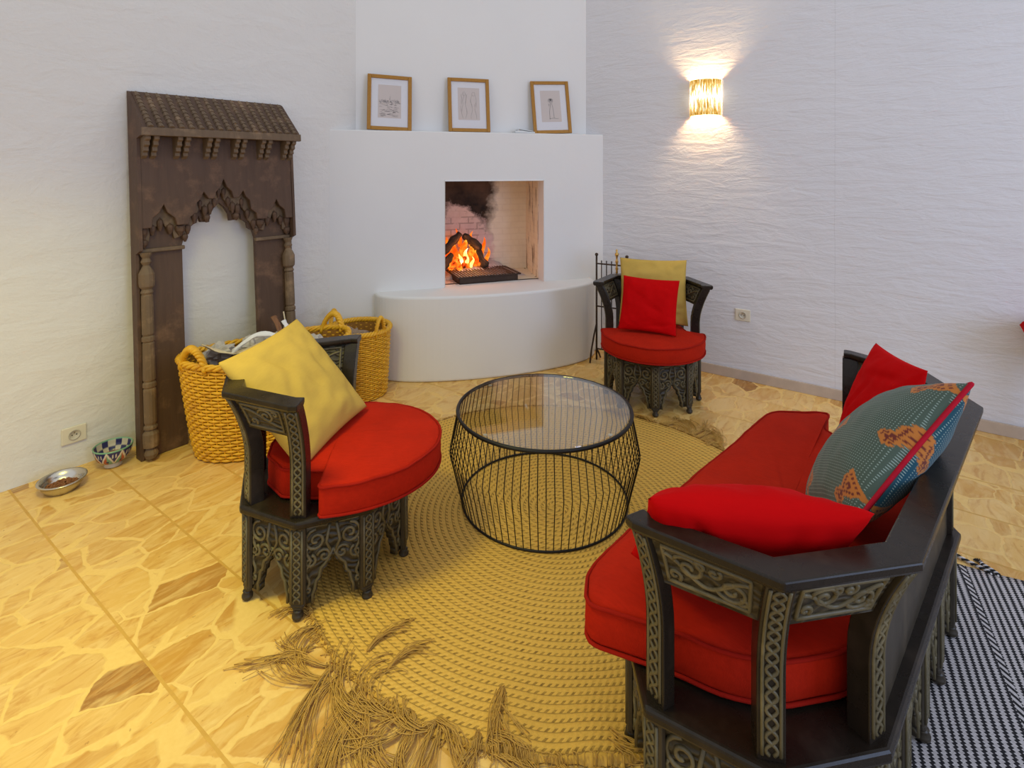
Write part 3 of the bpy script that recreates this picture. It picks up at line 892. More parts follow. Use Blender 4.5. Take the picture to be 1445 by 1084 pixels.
prof = [(-.10, 1.712), (-.205, 1.712), (-.205, 1.690), (-.186, 1.680), (-.190, 1.660), (-.168, 1.650), (-.172, 1.630), (-.152, 1.622), (-.155, 1.605), (-.126, 1.590), (-.10, 1.590)]
mb = MB(); prism(mb, prof, -.013, .013, ax='x'); br0 = mb.build('bracket', M['arch_light'], arch, bevel=.003)
first = True
for k in range(6):
    for q in (-1, 1):
        xx = .035 + k * .158 + q * .021
        if first: b_ = br0; first = False
        else: b_ = br0.copy(); COL.objects.link(b_)
        b_.location = (xx, 0, 0)
cp = [(0, .0), (.026, .004), (.034, .025), (.026, .048), (.020, .056), (.036, .062), (.038, .085), (.038, .13), (.030, .142), (.024, .150), (.033, .156), (.033, .166), (.026, .176), (.030, .190), (.030, .36), (.025, .366), (.032, .374), (.032, .392), (.025, .40), (.030, .41), (.028, .60), (.024, .606), (.031, .614), (.031, .632), (.024, .64), (.029, .65), (.028, .85), (.024, .858), (.031, .868), (.024, .885), (.036, .90), (.038, .92), (.038, .965), (.030, .985), (.022, 1.0), (.016, 1.012), (.026, 1.03), (.018, 1.05), (.026, 1.066), (.03, 1.08), (0, 1.08)]
for x in (.024, .836):
    mb = MB(); lathe(mb, cp, 12, (x, -.095, .008)); mb.build('turned_column', M['arch_light'], arch, smooth=False)

# ------------------------------------------------------------------ carved seats (octagonal chairs and the sofa share the joinery)
ZS0, ZS1, ZR0, ZR1 = .315, .345, .742, .768


def off(z):
    t_ = max(0.0, min(1.0, (z - .52) / .24))
    return .078 * t_ ** 1.7


def miters(V):
    n = len(V); out = []
    for i in range(n):
        p, c, q = Vector(V[i - 1]), Vector(V[i]), Vector(V[(i + 1) % n])
        e0 = (c - p).normalized(); e1 = (q - c).normalized()
        n0 = Vector((e0.y, -e0.x)); n1 = Vector((e1.y, -e1.x))
        m_ = (n0 + n1).normalized(); m_ = m_ / max(.3, m_.dot(n0))
        out.append(m_)
    return out


def sweep(mb, path, mit, prof):
    m_ = len(prof); vs = []; fs = []
    for P, N in zip(path, mit):
        for d, z in prof: vs.append((P.x + N.x * d, P.y + N.y * d, z))
    for i in range(len(path) - 1):
        for k in range(m_):
            l = (k + 1) % m_
            fs.append((i * m_ + k, (i + 1) * m_ + k, (i + 1) * m_ + l, i * m_ + l))
    fs.append(list(range(m_))); fs.append([(len(path) - 1) * m_ + k for k in range(m_)][::-1])
    mb.add(vs, fs)


def spiral(cx, cy, r, a0, turns, sgn, n=20):
    return [(cx + r * (1 - .86 * t_) * math.cos(a0 + sgn * turns * 2 * PI * t_), cy + r * (1 - .86 * t_) * math.sin(a0 + sgn * turns * 2 * PI * t_)) for t_ in [k / n for k in range(n + 1)]]


def scroll_lines(w_, h_, seed=0):
    """vine scrolls filling a w x h rectangle centred on 0,0"""
    n = max(1, round(w_ / (h_ * 1.15))); L = []
    cw = w_ / n; r = min(cw * .40, h_ * .36)
    stem = []
    for k in range(n * 12 + 1):
        x = -w_ / 2 + w_ * k / (n * 12)
        stem.append((x, h_ * .30 * math.cos(PI * (x + w_ / 2) / cw)))
    L.append(stem)
    for k in range(n):
        cx = -w_ / 2 + cw * (k + .5); up = 1 if k % 2 == 0 else -1
        L.append(spiral(cx + cw * .10, up * h_ * .10, r, up * PI * .9, 1.5, -up))
        L.append(spiral(cx - cw * .30, -up * h_ * .26, r * .45, -up * PI * .3, 1.1, up, 12))
        L.append(spiral(cx + cw * .36, up * h_ * .28, r * .38, up * PI * .8, 1.0, -up, 12))
    L.append([(-w_ / 2, -h_ / 2), (w_ / 2, -h_ / 2), (w_ / 2, h_ / 2), (-w_ / 2, h_ / 2), (-w_ / 2, -h_ / 2)])
    return L


def panel_lines(w_, z0, z1, za):
    """carving on a base panel with an arch cut: mirrored scrolls above the arch, S-vines down the legs"""
    L = []; top = z1 - .016
    for s_ in (-1, 1):
        L.append([(s_ * x, z) for x, z in spiral(w_ * .25, top - .045, w_ * .17, PI * .5, 1.6, -1)])
        L.append([(s_ * x, z) for x, z in spiral(w_ * .13, top - .105, w_ * .11, PI * .1, 1.3, 1, 14)])
        L.append([(s_ * x, z) for x, z in spiral(w_ * .34, top - .115, w_ * .10, PI * .6, 1.2, 1, 14)])
        L.append([(s_ * (w_ * .05), top), (s_ * w_ * .10, top - .06), (s_ * w_ * .02, top - .10)])
        leg = []
        for k in range(15):
            z = z0 + .02 + (za - z0 + .03) * k / 14
            leg.append((s_ * (w_ * .385 + w_ * .035 * math.sin(k * 1.1) - w_ * .03 * k / 14), z))
        L.append(leg)
        L.append([(s_ * x, z) for x, z in spiral(w_ * .37, z0 + .045, w_ * .055, 0, 1.1, 1, 10)])
        L.append([(s_ * .47 * w_, z0 + .02), (s_ * .47 * w_, top + .005), (s_ * .02, top + .005)])
        # raised lip that follows the cusped arch
        L.append([(s_ * x * w_, z) for x, z in [(.30, z0), (.30, z0 + .03), (.27, z0 + .045), (.245, z0 + .075), (.20, z0 + .085), (.175, z0 + .115), (.12, z0 + .125), (.07, za - .004), (.0, za + .028)]])
    return L


def arch_cut(w_, z0, za):
    c = [(.27, z0), (.265, z0 + .028), (.235, z0 + .040), (.215, z0 + .068), (.165, z0 + .078), (.145, z0 + .104), (.09, z0 + .112), (.045, za - .015), (.0, za)]
    return [(x * w_, z) for x, z in c]


def braid_lines(z0, z1, half=.012, pitch=.036):
    L = []
    n = int((z1 - z0) / .006)
    for ph in (0, PI):
        L.append([(half * math.sin(2 * PI * (z0 + (z1 - z0) * k / n) / pitch / 1.6 + ph), z0 + (z1 - z0) * k / n) for k in range(n + 1)])
    for s_ in (-1, 1):
        L.append([(s_ * half * 1.55, z0), (s_ * half * 1.55, (z0 + z1) / 2), (s_ * half * 1.55, z1)])
    return L


def build_seat(root, V, rail, divs, solid=(), ext=.030, endk=1.0):
    """V ccw outline, rail = vertex indices along the arm/back rail, divs = panels per edge, solid = rail edges closed by a backboard"""
    mt = miters(V); n = len(V)
    for i_ in (rail[0], rail[-1]): mt[i_] = mt[i_] * endk
    ms = miters(V); V2 = [Vector(p) for p in V]
    wd, cv = M['chair_wood'], M['carving']
    z0, z1, za = .040, ZS0, .185
    corner_pts = []
    panel_cache = {}
    for i in range(n):
        a, b = V2[i], V2[(i + 1) % n]; e = (b - a); L = e.length; e = e / L; nrm = Vector((e.y, -e.x))
        k_ = divs[i]
        for j in range(k_):
            pa = a + e * (L * j / k_); pb = a + e * (L * (j + 1) / k_); c = (pa + pb) / 2; w_ = L / k_
            if j > 0: corner_pts.append((pa, nrm))
            key = round(w_, 3)
            if key in panel_cache:
                p = panel_cache[key].copy(); COL.objects.link(p)
                for ch in panel_cache[key].children:
                    q = ch.copy(); COL.objects.link(q); q.parent = p
            else:
                cut = arch_cut(w_, z0, za)
                poly = [(-w_ / 2, z1), (-w_ / 2, z0)] + [(-x, z) for x, z in cut] + [(x, z) for x, z in cut[-2::-1]] + [(w_ / 2, z0), (w_ / 2, z1)]
                mb = MB(); prism(mb, poly, 0, .024, ax='y')
                p = mb.build('base_panel', M['panel_wood'], root, bevel=.002)
                mb = MB()
                for ln in panel_lines(w_, z0, z1, za):
                    tube(mb, [(x, -.0008, z) for x, z in ln], .0058, 6)
                mb.build('scroll_carving', cv, p, smooth=True)
                panel_cache[key] = p
            p.location = (c.x, c.y, 0); p.rotation_euler = (0, 0, math.atan2(e.y, e.x))
        corner_pts.append((V2[i], mt[i].normalized()))
    # pilasters and feet
    mb = MB()
    sec = [(-.028, .004), (.028, .004), (.028, -.008), (.019, -.013), (-.019, -.013), (-.028, -.008)]
    prism(mb, sec, .052, z1)
    prism(mb, [(x * .86, y) for x, y in sec], .042, .052); prism(mb, [(x * .62, y) for x, y in sec], .034, .042)
    pil0 = mb.build('corner_pilaster', wd, root, bevel=.002)
    mb = MB()
    for ln in braid_lines(.06, z1 - .008, .0115, .032): tube(mb, [(x, -.0135, z) for x, z in ln], .0040, 5)
    mb.build('braid_carving', cv, pil0, smooth=True)
    mb = MB(); lathe(mb, [(0, .004), (.012, .004), (.019, .013), (.019, .022), (.012, .030), (.016, .036), (0, .036)], 14, (0, -.004, -.004)); ft0 = mb.build('bun_foot', wd, root, smooth=True)
    used = False
    for P, N in corner_pts:
        if not used: pl, ft = pil0, ft0; used = True
        else:
            pl = pil0.copy(); COL.objects.link(pl)
            for ch in pil0.children:
                q = ch.copy(); COL.objects.link(q); q.parent = pl
            ft = ft0.copy(); COL.objects.link(ft)
        an = math.atan2(N.y, N.x) + PI / 2
        for o_ in (pl, ft): o_.location = (P.x, P.y, 0); o_.rotation_euler = (0, 0, an)
    # seat slab
    mb = MB(); prism(mb, [tuple(V2[i] + ms[i] * .030) for i in range(n)], ZS0, ZS1); mb.build('seat_slab', M['rail_wood'], root, bevel=.010, seg=3)
    # posts
    for i in rail:
        N = mt[i].normalized(); T = Vector((-N.y, N.x)); N = N * (endk if i in (rail[0], rail[-1]) else 1); mb = MB(); vs = []; fs = []
        zs_ = [ZS1 - .002 + (ZR0 + .006 - ZS1) * k / 12 for k in range(13)]
        for z in zs_:
            o_ = off(z)
            for a_, d in ((-.028, o_ + .004), (.028, o_ + .004), (.028, o_ - .046), (-.028, o_ - .046)):
                P = V2[i] + N * d + T * a_; vs.append((P.x, P.y, z))
        for k in range(12):
            for q in range(4):
                r_ = (q + 1) % 4; fs.append((k * 4 + q, k * 4 + r_, k * 4 + 4 + r_, k * 4 + 4 + q))
        fs += [(3, 2, 1, 0), (48, 49, 50, 51)]
        mb.add(vs, fs); ps = mb.build('rail_post', M['rail_wood'], root, bevel=.003)
        mb = MB()
        for ln in braid_lines(ZS1 + .012, ZR0 - .006, .0115, .034):
            if len(ln) == 3: ln = [(ln[0][0], ln[0][1] + (ln[2][1] - ln[0][1]) * k / 16) for k in range(17)]
            pts = []
            for x, z in ln:
                P = V2[i] + N * (off(z) + .0045) + T * x; pts.append((P.x, P.y, z))
            tube(mb, pts, .0042, 5)
        mb.build('braid_carving', cv, ps, smooth=True)
    # rail cap, one continuous piece
    path = [V2[i] for i in rail]; mm = [mt[i] for i in rail]
    t0 = Vector((-mm[0].y, mm[0].x)).normalized(); t1 = Vector((-mm[-1].y, mm[-1].x)).normalized()
    t0 = t0 if t0.dot(path[0] - path[1]) > 0 else -t0; t1 = t1 if t1.dot(path[-1] - path[-2]) > 0 else -t1
    path2 = [path[0] + t0 * ext] + path + [path[-1] + t1 * ext]; mm2 = [mm[0]] + mm + [mm[-1]]
    o1 = off(ZR1)
    mb = MB(); sweep(mb, path2, mm2, [(o1 - .052, ZR0), (o1 + .000, ZR0), (o1 + .006, ZR0 + .010), (o1 + .006, ZR1), (o1 - .062, ZR1), (o1 - .062, ZR0 + .01)])
    mb.build('rail_cap', M['rail_wood'], root, bevel=.004)
    # rail panels
    for s_ in range(len(rail) - 1):
        a, b = path[s_], path[s_ + 1]; ma, mb_ = mm[s_], mm[s_ + 1]
        e = (b - a).normalized(); L = (b - a).length
        lowz = .628 if s_ not in solid else ZS1
        zz = [lowz + (ZR0 - lowz) * k / 10 for k in range(11)]
        prof_o = [(off(z) - .002, z) for z in zz]; prof_i = [(off(z) - .028, z) for z in zz[::-1]]
        mb = MB(); sweep(mb, [a, b], [ma, mb_], prof_o + prof_i)
        rp = mb.build('back_board' if s_ in solid else 'rail_panel', wd if s_ in solid else M['panel_wood'], root)
        mb = MB(); sides = (1, -1)
        for sd in sides:
            hh = (ZR0 - .635) if s_ not in solid else .10
            zc = (ZR0 + .632) / 2
            L2 = L - .085
            for ln in scroll_lines(L2, hh * .80):
                pts = []
                dense = []
                for q in range(len(ln) - 1):
                    m_ = 1 if len(ln) > 6 else 8
                    for k in range(m_): dense.append((ln[q][0] + (ln[q + 1][0] - ln[q][0]) * k / m_, ln[q][1] + (ln[q + 1][1] - ln[q][1]) * k / m_))
                dense.append(ln[-1])
                for x, z in dense:
                    z = z + zc; t_ = (x + L / 2) / L
                    d = off(z) + (-.0015 if sd > 0 else -.0285)
                    P = a.lerp(b, t_) + ma.lerp(mb_, t_) * d
                    pts.append((P.x, P.y, z))
                tube(mb, pts, .0052, 6)
        mb.build('scroll_carving', cv, rp, smooth=True)


OCT = [(.30 * math.cos(k * PI / 4), .30 * math.sin(k * PI / 4)) for k in range(8)]
chair = thing('carved_armchair', 'dark carved octagonal low armchair at the left with one mustard pillow', 'chair', (-.735, 2.2, 0), 0, 'carved octagonal armchairs')
build_seat(chair, OCT, [2, 3, 4, 5, 6], [1] * 8)
chair2 = copy_tree(chair); chair2.location = (.943, 3.731, 0); chair2.rotation_euler = (0, 0, R(-100))
chair2['label'] = 'dark carved octagonal low armchair by the right wall with red and mustard pillows'
SOFA_V = [(.275, -.56), (.275, .56), (.105, .735), (-.125, .680), (-.265, .480), (-.275, -.47), (-.115, -.69), (.080, -.757)]
SO = Vector((.9157, 1.6864, .008)); SR = R(135)
sofa = thing('carved_sofa', 'dark carved wooden sofa with a flared rail and long red seat at the right', 'sofa', SO, SR)
build_seat(sofa, SOFA_V, [2, 3, 4, 5, 6, 7], [5, 1, 1, 1, 4, 1, 1, 1], solid=(2,), ext=.024, endk=.7)


# ------------------------------------------------------------------ seat cushions
def smooth_poly(P, it=2, keep=()):
    for _ in range(it):
        Q = []
        for i in range(len(P)):
            a, b = Vector(P[i]), Vector(P[(i + 1) % len(P)])
            Q += [tuple(a.lerp(b, .25)), tuple(a.lerp(b, .75))]
        P = Q
    return P


def resample(P, n):
    P = [Vector(p) for p in P]; m_ = len(P); L = [0]
    for i in range(m_): L.append(L[-1] + (P[(i + 1) % m_] - P[i]).length)
    out = []; j = 0
    for k in range(n):
        t_ = L[-1] * k / n
        while L[j + 1] < t_: j += 1
        f_ = (t_ - L[j]) / max(1e-9, L[j + 1] - L[j]); out.append(P[j].lerp(P[(j + 1) % m_], f_))
    return out


def seat_cushion(label, outline, cen, loc, rz, h_=.112, n=140, sag=.0, seed=0, droop=None, group='red seat cushions on the carved seats'):
    root = thing('seat_cushion', label, 'cushion', loc, rz, group)
    P = resample(outline, n); c = Vector(cen)
    rings = [(.0, .003), (.6, .002), (.955, .001), (.988, .007), (1.0, .022), (1.006, h_ * .5), (1.0, h_ * .84), (.990, h_ * .955), (.970, h_ * 1.0), (.93, h_ * 1.02), (.85, h_ * 1.05), (.7, h_ * 1.09), (.5, h_ * 1.12), (.25, h_ * 1.13), (0, h_ * 1.13)]
    def dz(p, t_):
        z = .006 * noise.noise(Vector((p.x * 7, p.y * 7, seed))) * t_ + .003 * noise.noise(Vector((p.x * 22, p.y * 22, seed))) * t_
        if droop: z += droop(p) * (.3 + .7 * min(1, t_ * 1.2))
        return z
    vs = []; fs = []
    for s_, z in rings:
        for p in P:
            q = c + (p - c) * s_
            wob = 1 + .006 * noise.noise(Vector((q.x * 9, q.y * 9, z * 30 + seed)))
            q = c + (q - c) * wob
            vs.append((q.x, q.y, max(.0, z + dz(q, z / h_)) if not droop else z + dz(q, z / h_)))
    for i in range(len(rings) - 1):
        for k in range(n):
            l = (k + 1) % n; fs.append((i * n + k, i * n + l, (i + 1) * n + l, (i + 1) * n + k))
    mb = MB(); mb.add(vs, fs); mb.build('cushion_body', M['linen_red'], root, smooth=True)
    for s_, z in ((1.002, h_ * .95), (1.0, .010)):
        mb = MB(); pts = []
        for p in P:
            q = c + (p - c) * s_; pts.append((q.x, q.y, z + dz(q, z / h_)))
        tube(mb, pts, .0052, 6, True); mb.build('piping', M['piping_red'], root, smooth=True)
    return root


def d_outline(rf=.375, hw=.35, back=-.235):
    P = [(.02, -hw + .015), (.03, -hw)]
    for k in range(0, 25):
        a = -PI / 2 + PI * k / 24
        P.append((.045 + rf * math.cos(a), hw * math.sin(a)))
    P += [(.03, hw), (.02, hw - .015), (.035, .235), (-.03, .225), (-.13, .20), (-.205, .10), (-.215, 0), (-.205, -.10), (-.13, -.20), (-.03, -.225), (.035, -.235)]
    return P


seat_cushion('red linen D-shaped seat cushion on the left armchair', d_outline(.40, .345), (.04, 0), (-.735 + .0, 2.2 + .02, ZS1 + .001), R(9), h_=.115, seed=1)
seat_cushion('red linen D-shaped seat cushion on the armchair by the right wall', d_outline(.355, .335), (.04, 0), (.943, 3.731, ZS1 + .001), R(-100), h_=.108, seed=4)
SP = [(.395, .60), (.30, .735), (.185, .69), (.10, .655), (.0, .63), (-.10, .57), (-.205, .42), (-.215, 0), (-.205, -.42), (-.10, -.58), (0, -.64), (.10, -.665), (.165, -.70), (.19, -.885), (.385, -.72), (.40, -.3), (.40, 0), (.40, .3)]
SPs = []
for i, p in enumerate(SP):      # soften corners once, keep the long edges straight
    a, b, c_ = Vector(SP[i - 1]), Vector(p), Vector(SP[(i + 1) % len(SP)])
    da = min(.03, (a - b).length * .3); db = min(.03, (c_ - b).length * .3)
    SPs += [tuple(b + (a - b).normalized() * da), tuple(b + ((a - b).normalized() * da + (c_ - b).normalized() * db) * .28), tuple(b + (c_ - b).normalized() * db)]


def sofa_droop(p):
    d = max(0.0, p.x - .31) / .09
    return -.028 * d * d * max(0.0, min(1.0, (p.y + .9) / .6)) - .02 * d * math.exp(-((p.y - .66) / .12) ** 2)


seat_cushion('long red linen seat cushion on the carved sofa', SPs, (.07, 0), SO + Vector((0, 0, ZS1 + .001)), SR, h_=.112, n=260, seed=9, droop=sofa_droop)


# ------------------------------------------------------------------ pillows
def pillow_mesh(name, mat, w_, h_, t_, n=36, seed=0, wr=.006, pinch=.05, p=.46, pattern=None, asym=(1, 1), folds=()):
    vs = []; fs = []; cols = []
    def pt(u, v, s_):
        x = w_ / 2 * u * (1 - pinch * (1 - v * v) * u * u); y = h_ / 2 * v * (1 - pinch * (1 - u * u) * v * v)
        base = max(0.0, (1 - u * u) * (1 - v * v)) ** p
        edge = min(1, 6 * (1 - max(abs(u), abs(v))))
        z = t_ / 2 * base
        nz = wr * edge * (noise.noise(Vector((u * 2.3, v * 2.3, seed + s_))) + .6 * noise.noise(Vector((u * 5 + 3, v * 5, seed + s_ * 2))))
        # creases running in from the corners
        for (fx, fy, ang, dep, wdt, ln) in folds:
            dx, dy = u - fx, v - fy; ca, sa = math.cos(ang), math.sin(ang)
            al = dx * ca + dy * sa; ac = -dx * sa + dy * ca
            if s_ > 0: nz -= dep * edge * math.exp(-(ac / wdt) ** 2) * math.exp(-(al / ln) ** 2)
        return (x, y, s_ * (z * asym[0 if s_ > 0 else 1] + nz * (1 if base > 0 else 0)))
    idx = {}
    for s_ in (1, -1):
        for j in range(n + 1):
            for i in range(n + 1):
                u = -1 + 2 * i / n; v = -1 + 2 * j / n
                u = math.sin(u * PI / 2) * .5 + u * .5; v = math.sin(v * PI / 2) * .5 + v * .5
                b = i in (0, n) or j in (0, n)
                if s_ == -1 and b: idx[(i, j, -1)] = idx[(i, j, 1)]; continue
                idx[(i, j, s_)] = len(vs); vs.append(pt(u, v, s_))
                if pattern: cols.append(pattern(u, v, s_))
    for j in range(n):
        for i in range(n):
            fs.append((idx[(i, j, 1)], idx[(i + 1, j, 1)], idx[(i + 1, j + 1, 1)], idx[(i, j + 1, 1)]))
            fs.append((idx[(i, j, -1)], idx[(i, j + 1, -1)], idx[(i + 1, j + 1, -1)], idx[(i + 1, j, -1)]))
    mb = MB(); mb.add(vs, fs)
    rim = [pt(math.sin(x * PI / 2) * .5 + x * .5, -1, 1) for x in [-1 + 2 * k / n for k in range(n)]] + [pt(1, math.sin(x * PI / 2) * .5 + x * .5, 1) for x in [-1 + 2 * k / n for k in range(n)]] + \
          [pt(-(math.sin(x * PI / 2) * .5 + x * .5), 1, 1) for x in [-1 + 2 * k / n for k in range(n)]] + [pt(-1, -(math.sin(x * PI / 2) * .5 + x * .5), 1) for x in [-1 + 2 * k / n for k in range(n)]]
    o = mb.build(name, mat, smooth=True)
    if pattern:
        at = o.data.color_attributes.new('pattern', 'FLOAT_COLOR', 'POINT')
        for i, c_ in enumerate(cols): at.data[i].color = (*c_, 1)
    return o, rim


def put(o, cen, ex, ey):
    o.matrix_world = frame_M(cen, ex, ey)


o, rim = pillow_mesh('throw_pillow', M['mustard'], .47, .50, .15, seed=2, wr=.012, folds=[(-.2, .35, R(-55), .016, .07, .45), (.1, .0, R(-75), .012, .09, .5), (-.45, -.1, R(60), .010, .08, .4), (.45, .2, R(-100), .008, .06, .3)])
put(o, (-.862, 2.236, .662), (.207, .811, .07), (-.607, .161, .71))
tag(o, 'mustard cotton pillow leaning in the left armchair', 'pillow', 'mustard cotton pillows')
o, rim = pillow_mesh('throw_pillow', M['mustard'], .46, .45, .12, seed=5, wr=.010, folds=[(.7, -.5, R(10), .010, .06, .3), (.65, -.7, R(0), .010, .05, .3)])
put(o, (.985, 3.86, .687), (.435, -.095, -.004), (.06, .15, .43))
tag(o, 'mustard cotton pillow standing behind a red one on the armchair by the right wall', 'pillow', 'mustard cotton pillows')
o, rim = pillow_mesh('throw_pillow', M['velvet_red'], .37, .36, .11, seed=8, wr=.008, folds=[(.1, -.1, R(-25), .012, .07, .5), (-.2, .2, R(-30), .010, .06, .4), (.4, -.75, R(10), .01, .06, .4)])
put(o, (.905, 3.655, .640), (.335, -.135, -.01), (.07, .13, .34))
tag(o, 'scarlet velvet pillow in front of a mustard one on the armchair by the right wall', 'pillow', 'scarlet velvet pillows')
o, rim = pillow_mesh('throw_pillow', M['velvet_red'], .46, .44, .17, seed=11, wr=.010, folds=[(-.35, .5, R(-60), .016, .06, .5), (.3, .6, R(-100), .010, .08, .4)])
put(o, (.535, 1.315, .672), (.45, -.045, -.005), (-.02, -.30, .33))
tag(o, 'scarlet velvet pillow propped against the near arm of the sofa', 'pillow', 'scarlet velvet pillows')
o, rim = pillow_mesh('throw_pillow', M['velvet_red'], .37, .41, .12, seed=14, wr=.008, folds=[(.2, .55, R(10), .012, .07, .5), (-.3, .0, R(60), .010, .06, .4)])
put(o, (1.338, 2.022, .672), (-.06, -.33, .02), (.134, -.09, .37))
tag(o, 'scarlet velvet pillow standing in the far corner of the sofa behind the teal one', 'pillow', 'scarlet velvet pillows')

MOTIF = ["....#######....", "...##o###o##...", "...#o#ooo#o#...", "....#o#o#o#....", "....##ooo##....", ".....##o##.....", "....##o#o##....", "...##o###o##...", "..##o#o#o#o##..", "..#o##ooo##o#..", "..###########..", ".##o#o#o#o#o##.", ".#############."]


def teal_pattern(u, v, s_):
    base = (.075, .112, .088) if s_ > 0 else (.012, .072, .110)
    c = base
    for (mx, my, sc_, rot) in ((-.05, .05, .27, .8), (.80, -.78, .34, .8), (-.78, -.78, .34, .8), (-.80, .45, .30, .8), (.25, .85, .30, .8), (.05, -.97, .32, .8), (.85, .35, .30, .8)):
        a, b = u - mx, v - my
        ca, sa = math.cos(rot), math.sin(rot); a, b = a * ca + b * sa, -a * sa + b * ca
        gi = int((a / sc_ + .5) * 15); gj = int((.5 - b / sc_ / 1.15) * 13)
        if 0 <= gi < 15 and 0 <= gj < 13 and abs(a) < sc_ / 2 and abs(b) < sc_ * .575:
            ch = MOTIF[gj][gi]
            if ch == '#': c = (.52, .18, .035)
            elif ch == 'o': c = (.16, .030, .020)
    return c


def sq(s_, q, z): return Vector(((s_ + q) * .7071, (s_ - q) * .7071, z))


o, rim = pillow_mesh('throw_pillow', M['teal'], .47, .51, .22, n=180, seed=21, wr=.004, p=.44, pattern=teal_pattern, asym=(1.0, .75))
A_, B_, C_ = Vector((.958, 1.768, .470)), Vector((.838, 1.345, .690)), Vector((1.160, 1.418, .975))
put(o, (A_ + C_) / 2, C_ - B_, A_ - B_)
tag(o, 'large teal pillow with dotted cloth, orange motifs and red piping on the sofa', 'pillow')
mb = MB(); tube(mb, rim, .006, 6, True); mb.build('piping', M['teal_red'], o, smooth=True)

# ------------------------------------------------------------------ wire coffee table
tb = thing('coffee_table', 'round black wire coffee table with a glass top on the jute rug', 'table', (.15, 2.584, .012))
RT, RM, RB, HT, HM = .402, .438, .382, .414, .235
mb = MB(); lathe(mb, [(0, 0), (RT - .010, 0), (RT - .008, .003), (RT - .010, .007), (0, .007)], 96, (0, 0, HT + .002)); mb.build('glass_top', M['glass'], tb)
def ring(name, r, z, rad):
    mb = MB(); tube(mb, [(r * math.cos(2 * PI * k / 96), r * math.sin(2 * PI * k / 96), z) for k in range(96)], rad, 8, True); return mb.build(name, M['iron'], tb, smooth=True)
ring('top_ring', RT, HT, .0085); ring('base_ring', RB, .005, .0048)
mb = MB(); lathe(mb, [(RT - .035, HT - .006), (RT, HT - .006), (RT, HT - .001), (RT - .035, HT - .001), (RT - .035, HT - .006)], 96)
mb.build('support_rim', M['iron'], tb) if False else None
NR = 80
mb = MB(); tube(mb, [(RB, 0, .006), (RM, 0, HM), (RT, 0, HT)], .0022, 5)
rod = mb.build('wire_rod', M['iron'], tb)
for k in range(NR):
    r_ = rod if k == 0 else rod.copy()
    if k: COL.objects.link(r_)
    r_.rotation_euler = (0, 0, 2 * PI * (k + .5) / NR)
mb = MB()
for k in range(4):
    a = PI / 4 + k * PI / 2; lathe(mb, [(0, 0), (.009, 0), (.009, .003), (0, .003)], 12, ((RT - .03) * math.cos(a), (RT - .03) * math.sin(a), HT - .0015))
mb.build('glass_pads', simple('clear_pad', (.5, .5, .48), .3), tb)

# ------------------------------------------------------------------ jute rug with frayed fringe
RC = Vector((.2, 2.5, 0)); RR = 1.075
rug = thing('round_jute_rug', 'large round braided jute rug with frayed fringe under the coffee table', 'rug', RC)
mb = MB(); nr, na = 60, 240; vs = []; fs = []


def rug_z(x, y):
    d = math.hypot(x, y)
    k = max(0, (d - .78) / .3)
    z = .011
    # a couple of soft buckles near the lower edge
    z += .022 * k * math.exp(-((x - .02) / .10) ** 2) * (1 if y < 0 else 0) + .018 * k * math.exp(-((x + .20) / .07) ** 2) * (1 if y < 0 else 0)
    return z


for j in range(nr + 1):
    for i in range(na):
        a = 2 * PI * i / na; r_ = RR * j / nr
        if j == nr: r_ += .010 * noise.noise(Vector((math.cos(a) * 9, math.sin(a) * 9, 0))) + .004 * math.sin(i * 2.1)
        x, y = r_ * math.cos(a), r_ * math.sin(a)
        vs.append((x, y, rug_z(x, y) if j < nr else .004))
for j in range(nr):
    for i in range(na):
        l = (i + 1) % na; fs.append((j * na + i, j * na + l, (j + 1) * na + l, (j + 1) * na + i))
mb.add(vs, fs); mb.build('braided_field', M['jute'], rug, smooth=True)


def strand(mb, rg, a, r0, length, heading, curl, rad=.0014, z=.008, c1=0.0, lift=0.0):
    x, y = r0 * math.cos(a), r0 * math.sin(a); h_ = heading; pts = []
    m_ = 14
    for k in range(m_ + 1):
        d = math.hypot(x, y)
        base = rug_z(x, y) + .002 if d < RR else .002
        pts.append((x, y, base + lift + z * math.sin(PI * k / m_) * rg.uniform(.8, 1.2)))
        x += length / m_ * math.cos(h_); y += length / m_ * math.sin(h_)
        h_ += c1 + curl * math.sin(k * .55 + c1 * 40) + rg.gauss(0, .03)
    tube(mb, pts, rad, 4)


rg = random.Random(5); mb = MB()
# clumps given by the place on the rim, heading and number of strands; each falls apart into wavy bundles
def clump(px, py, hx, hy, n_, length, spread=.02, fan=.25, curl=.10):
    p = Vector((px, py, 0)) - RC; a0 = math.atan2(p.y, p.x); r0 = p.length; hd = math.atan2(hy, hx)
    nb = max(2, n_ // 9)
    for b_ in range(nb):
        aa = a0 + rg.gauss(0, spread); hh = hd + rg.gauss(0, fan); c1 = rg.gauss(0, .05 + curl * .5); ll = length * rg.uniform(.7, 1.15); cu = rg.uniform(-.12, .12)
        for _ in range(12):
            strand(mb, rg, aa + rg.gauss(0, .004), r0 + rg.gauss(0, .006), ll * rg.uniform(.75, 1.1), hh + rg.gauss(0, .07), cu, .0014, .008 + rg.uniform(0, .006), c1 + rg.gauss(0, .012), rg.uniform(0, .006))


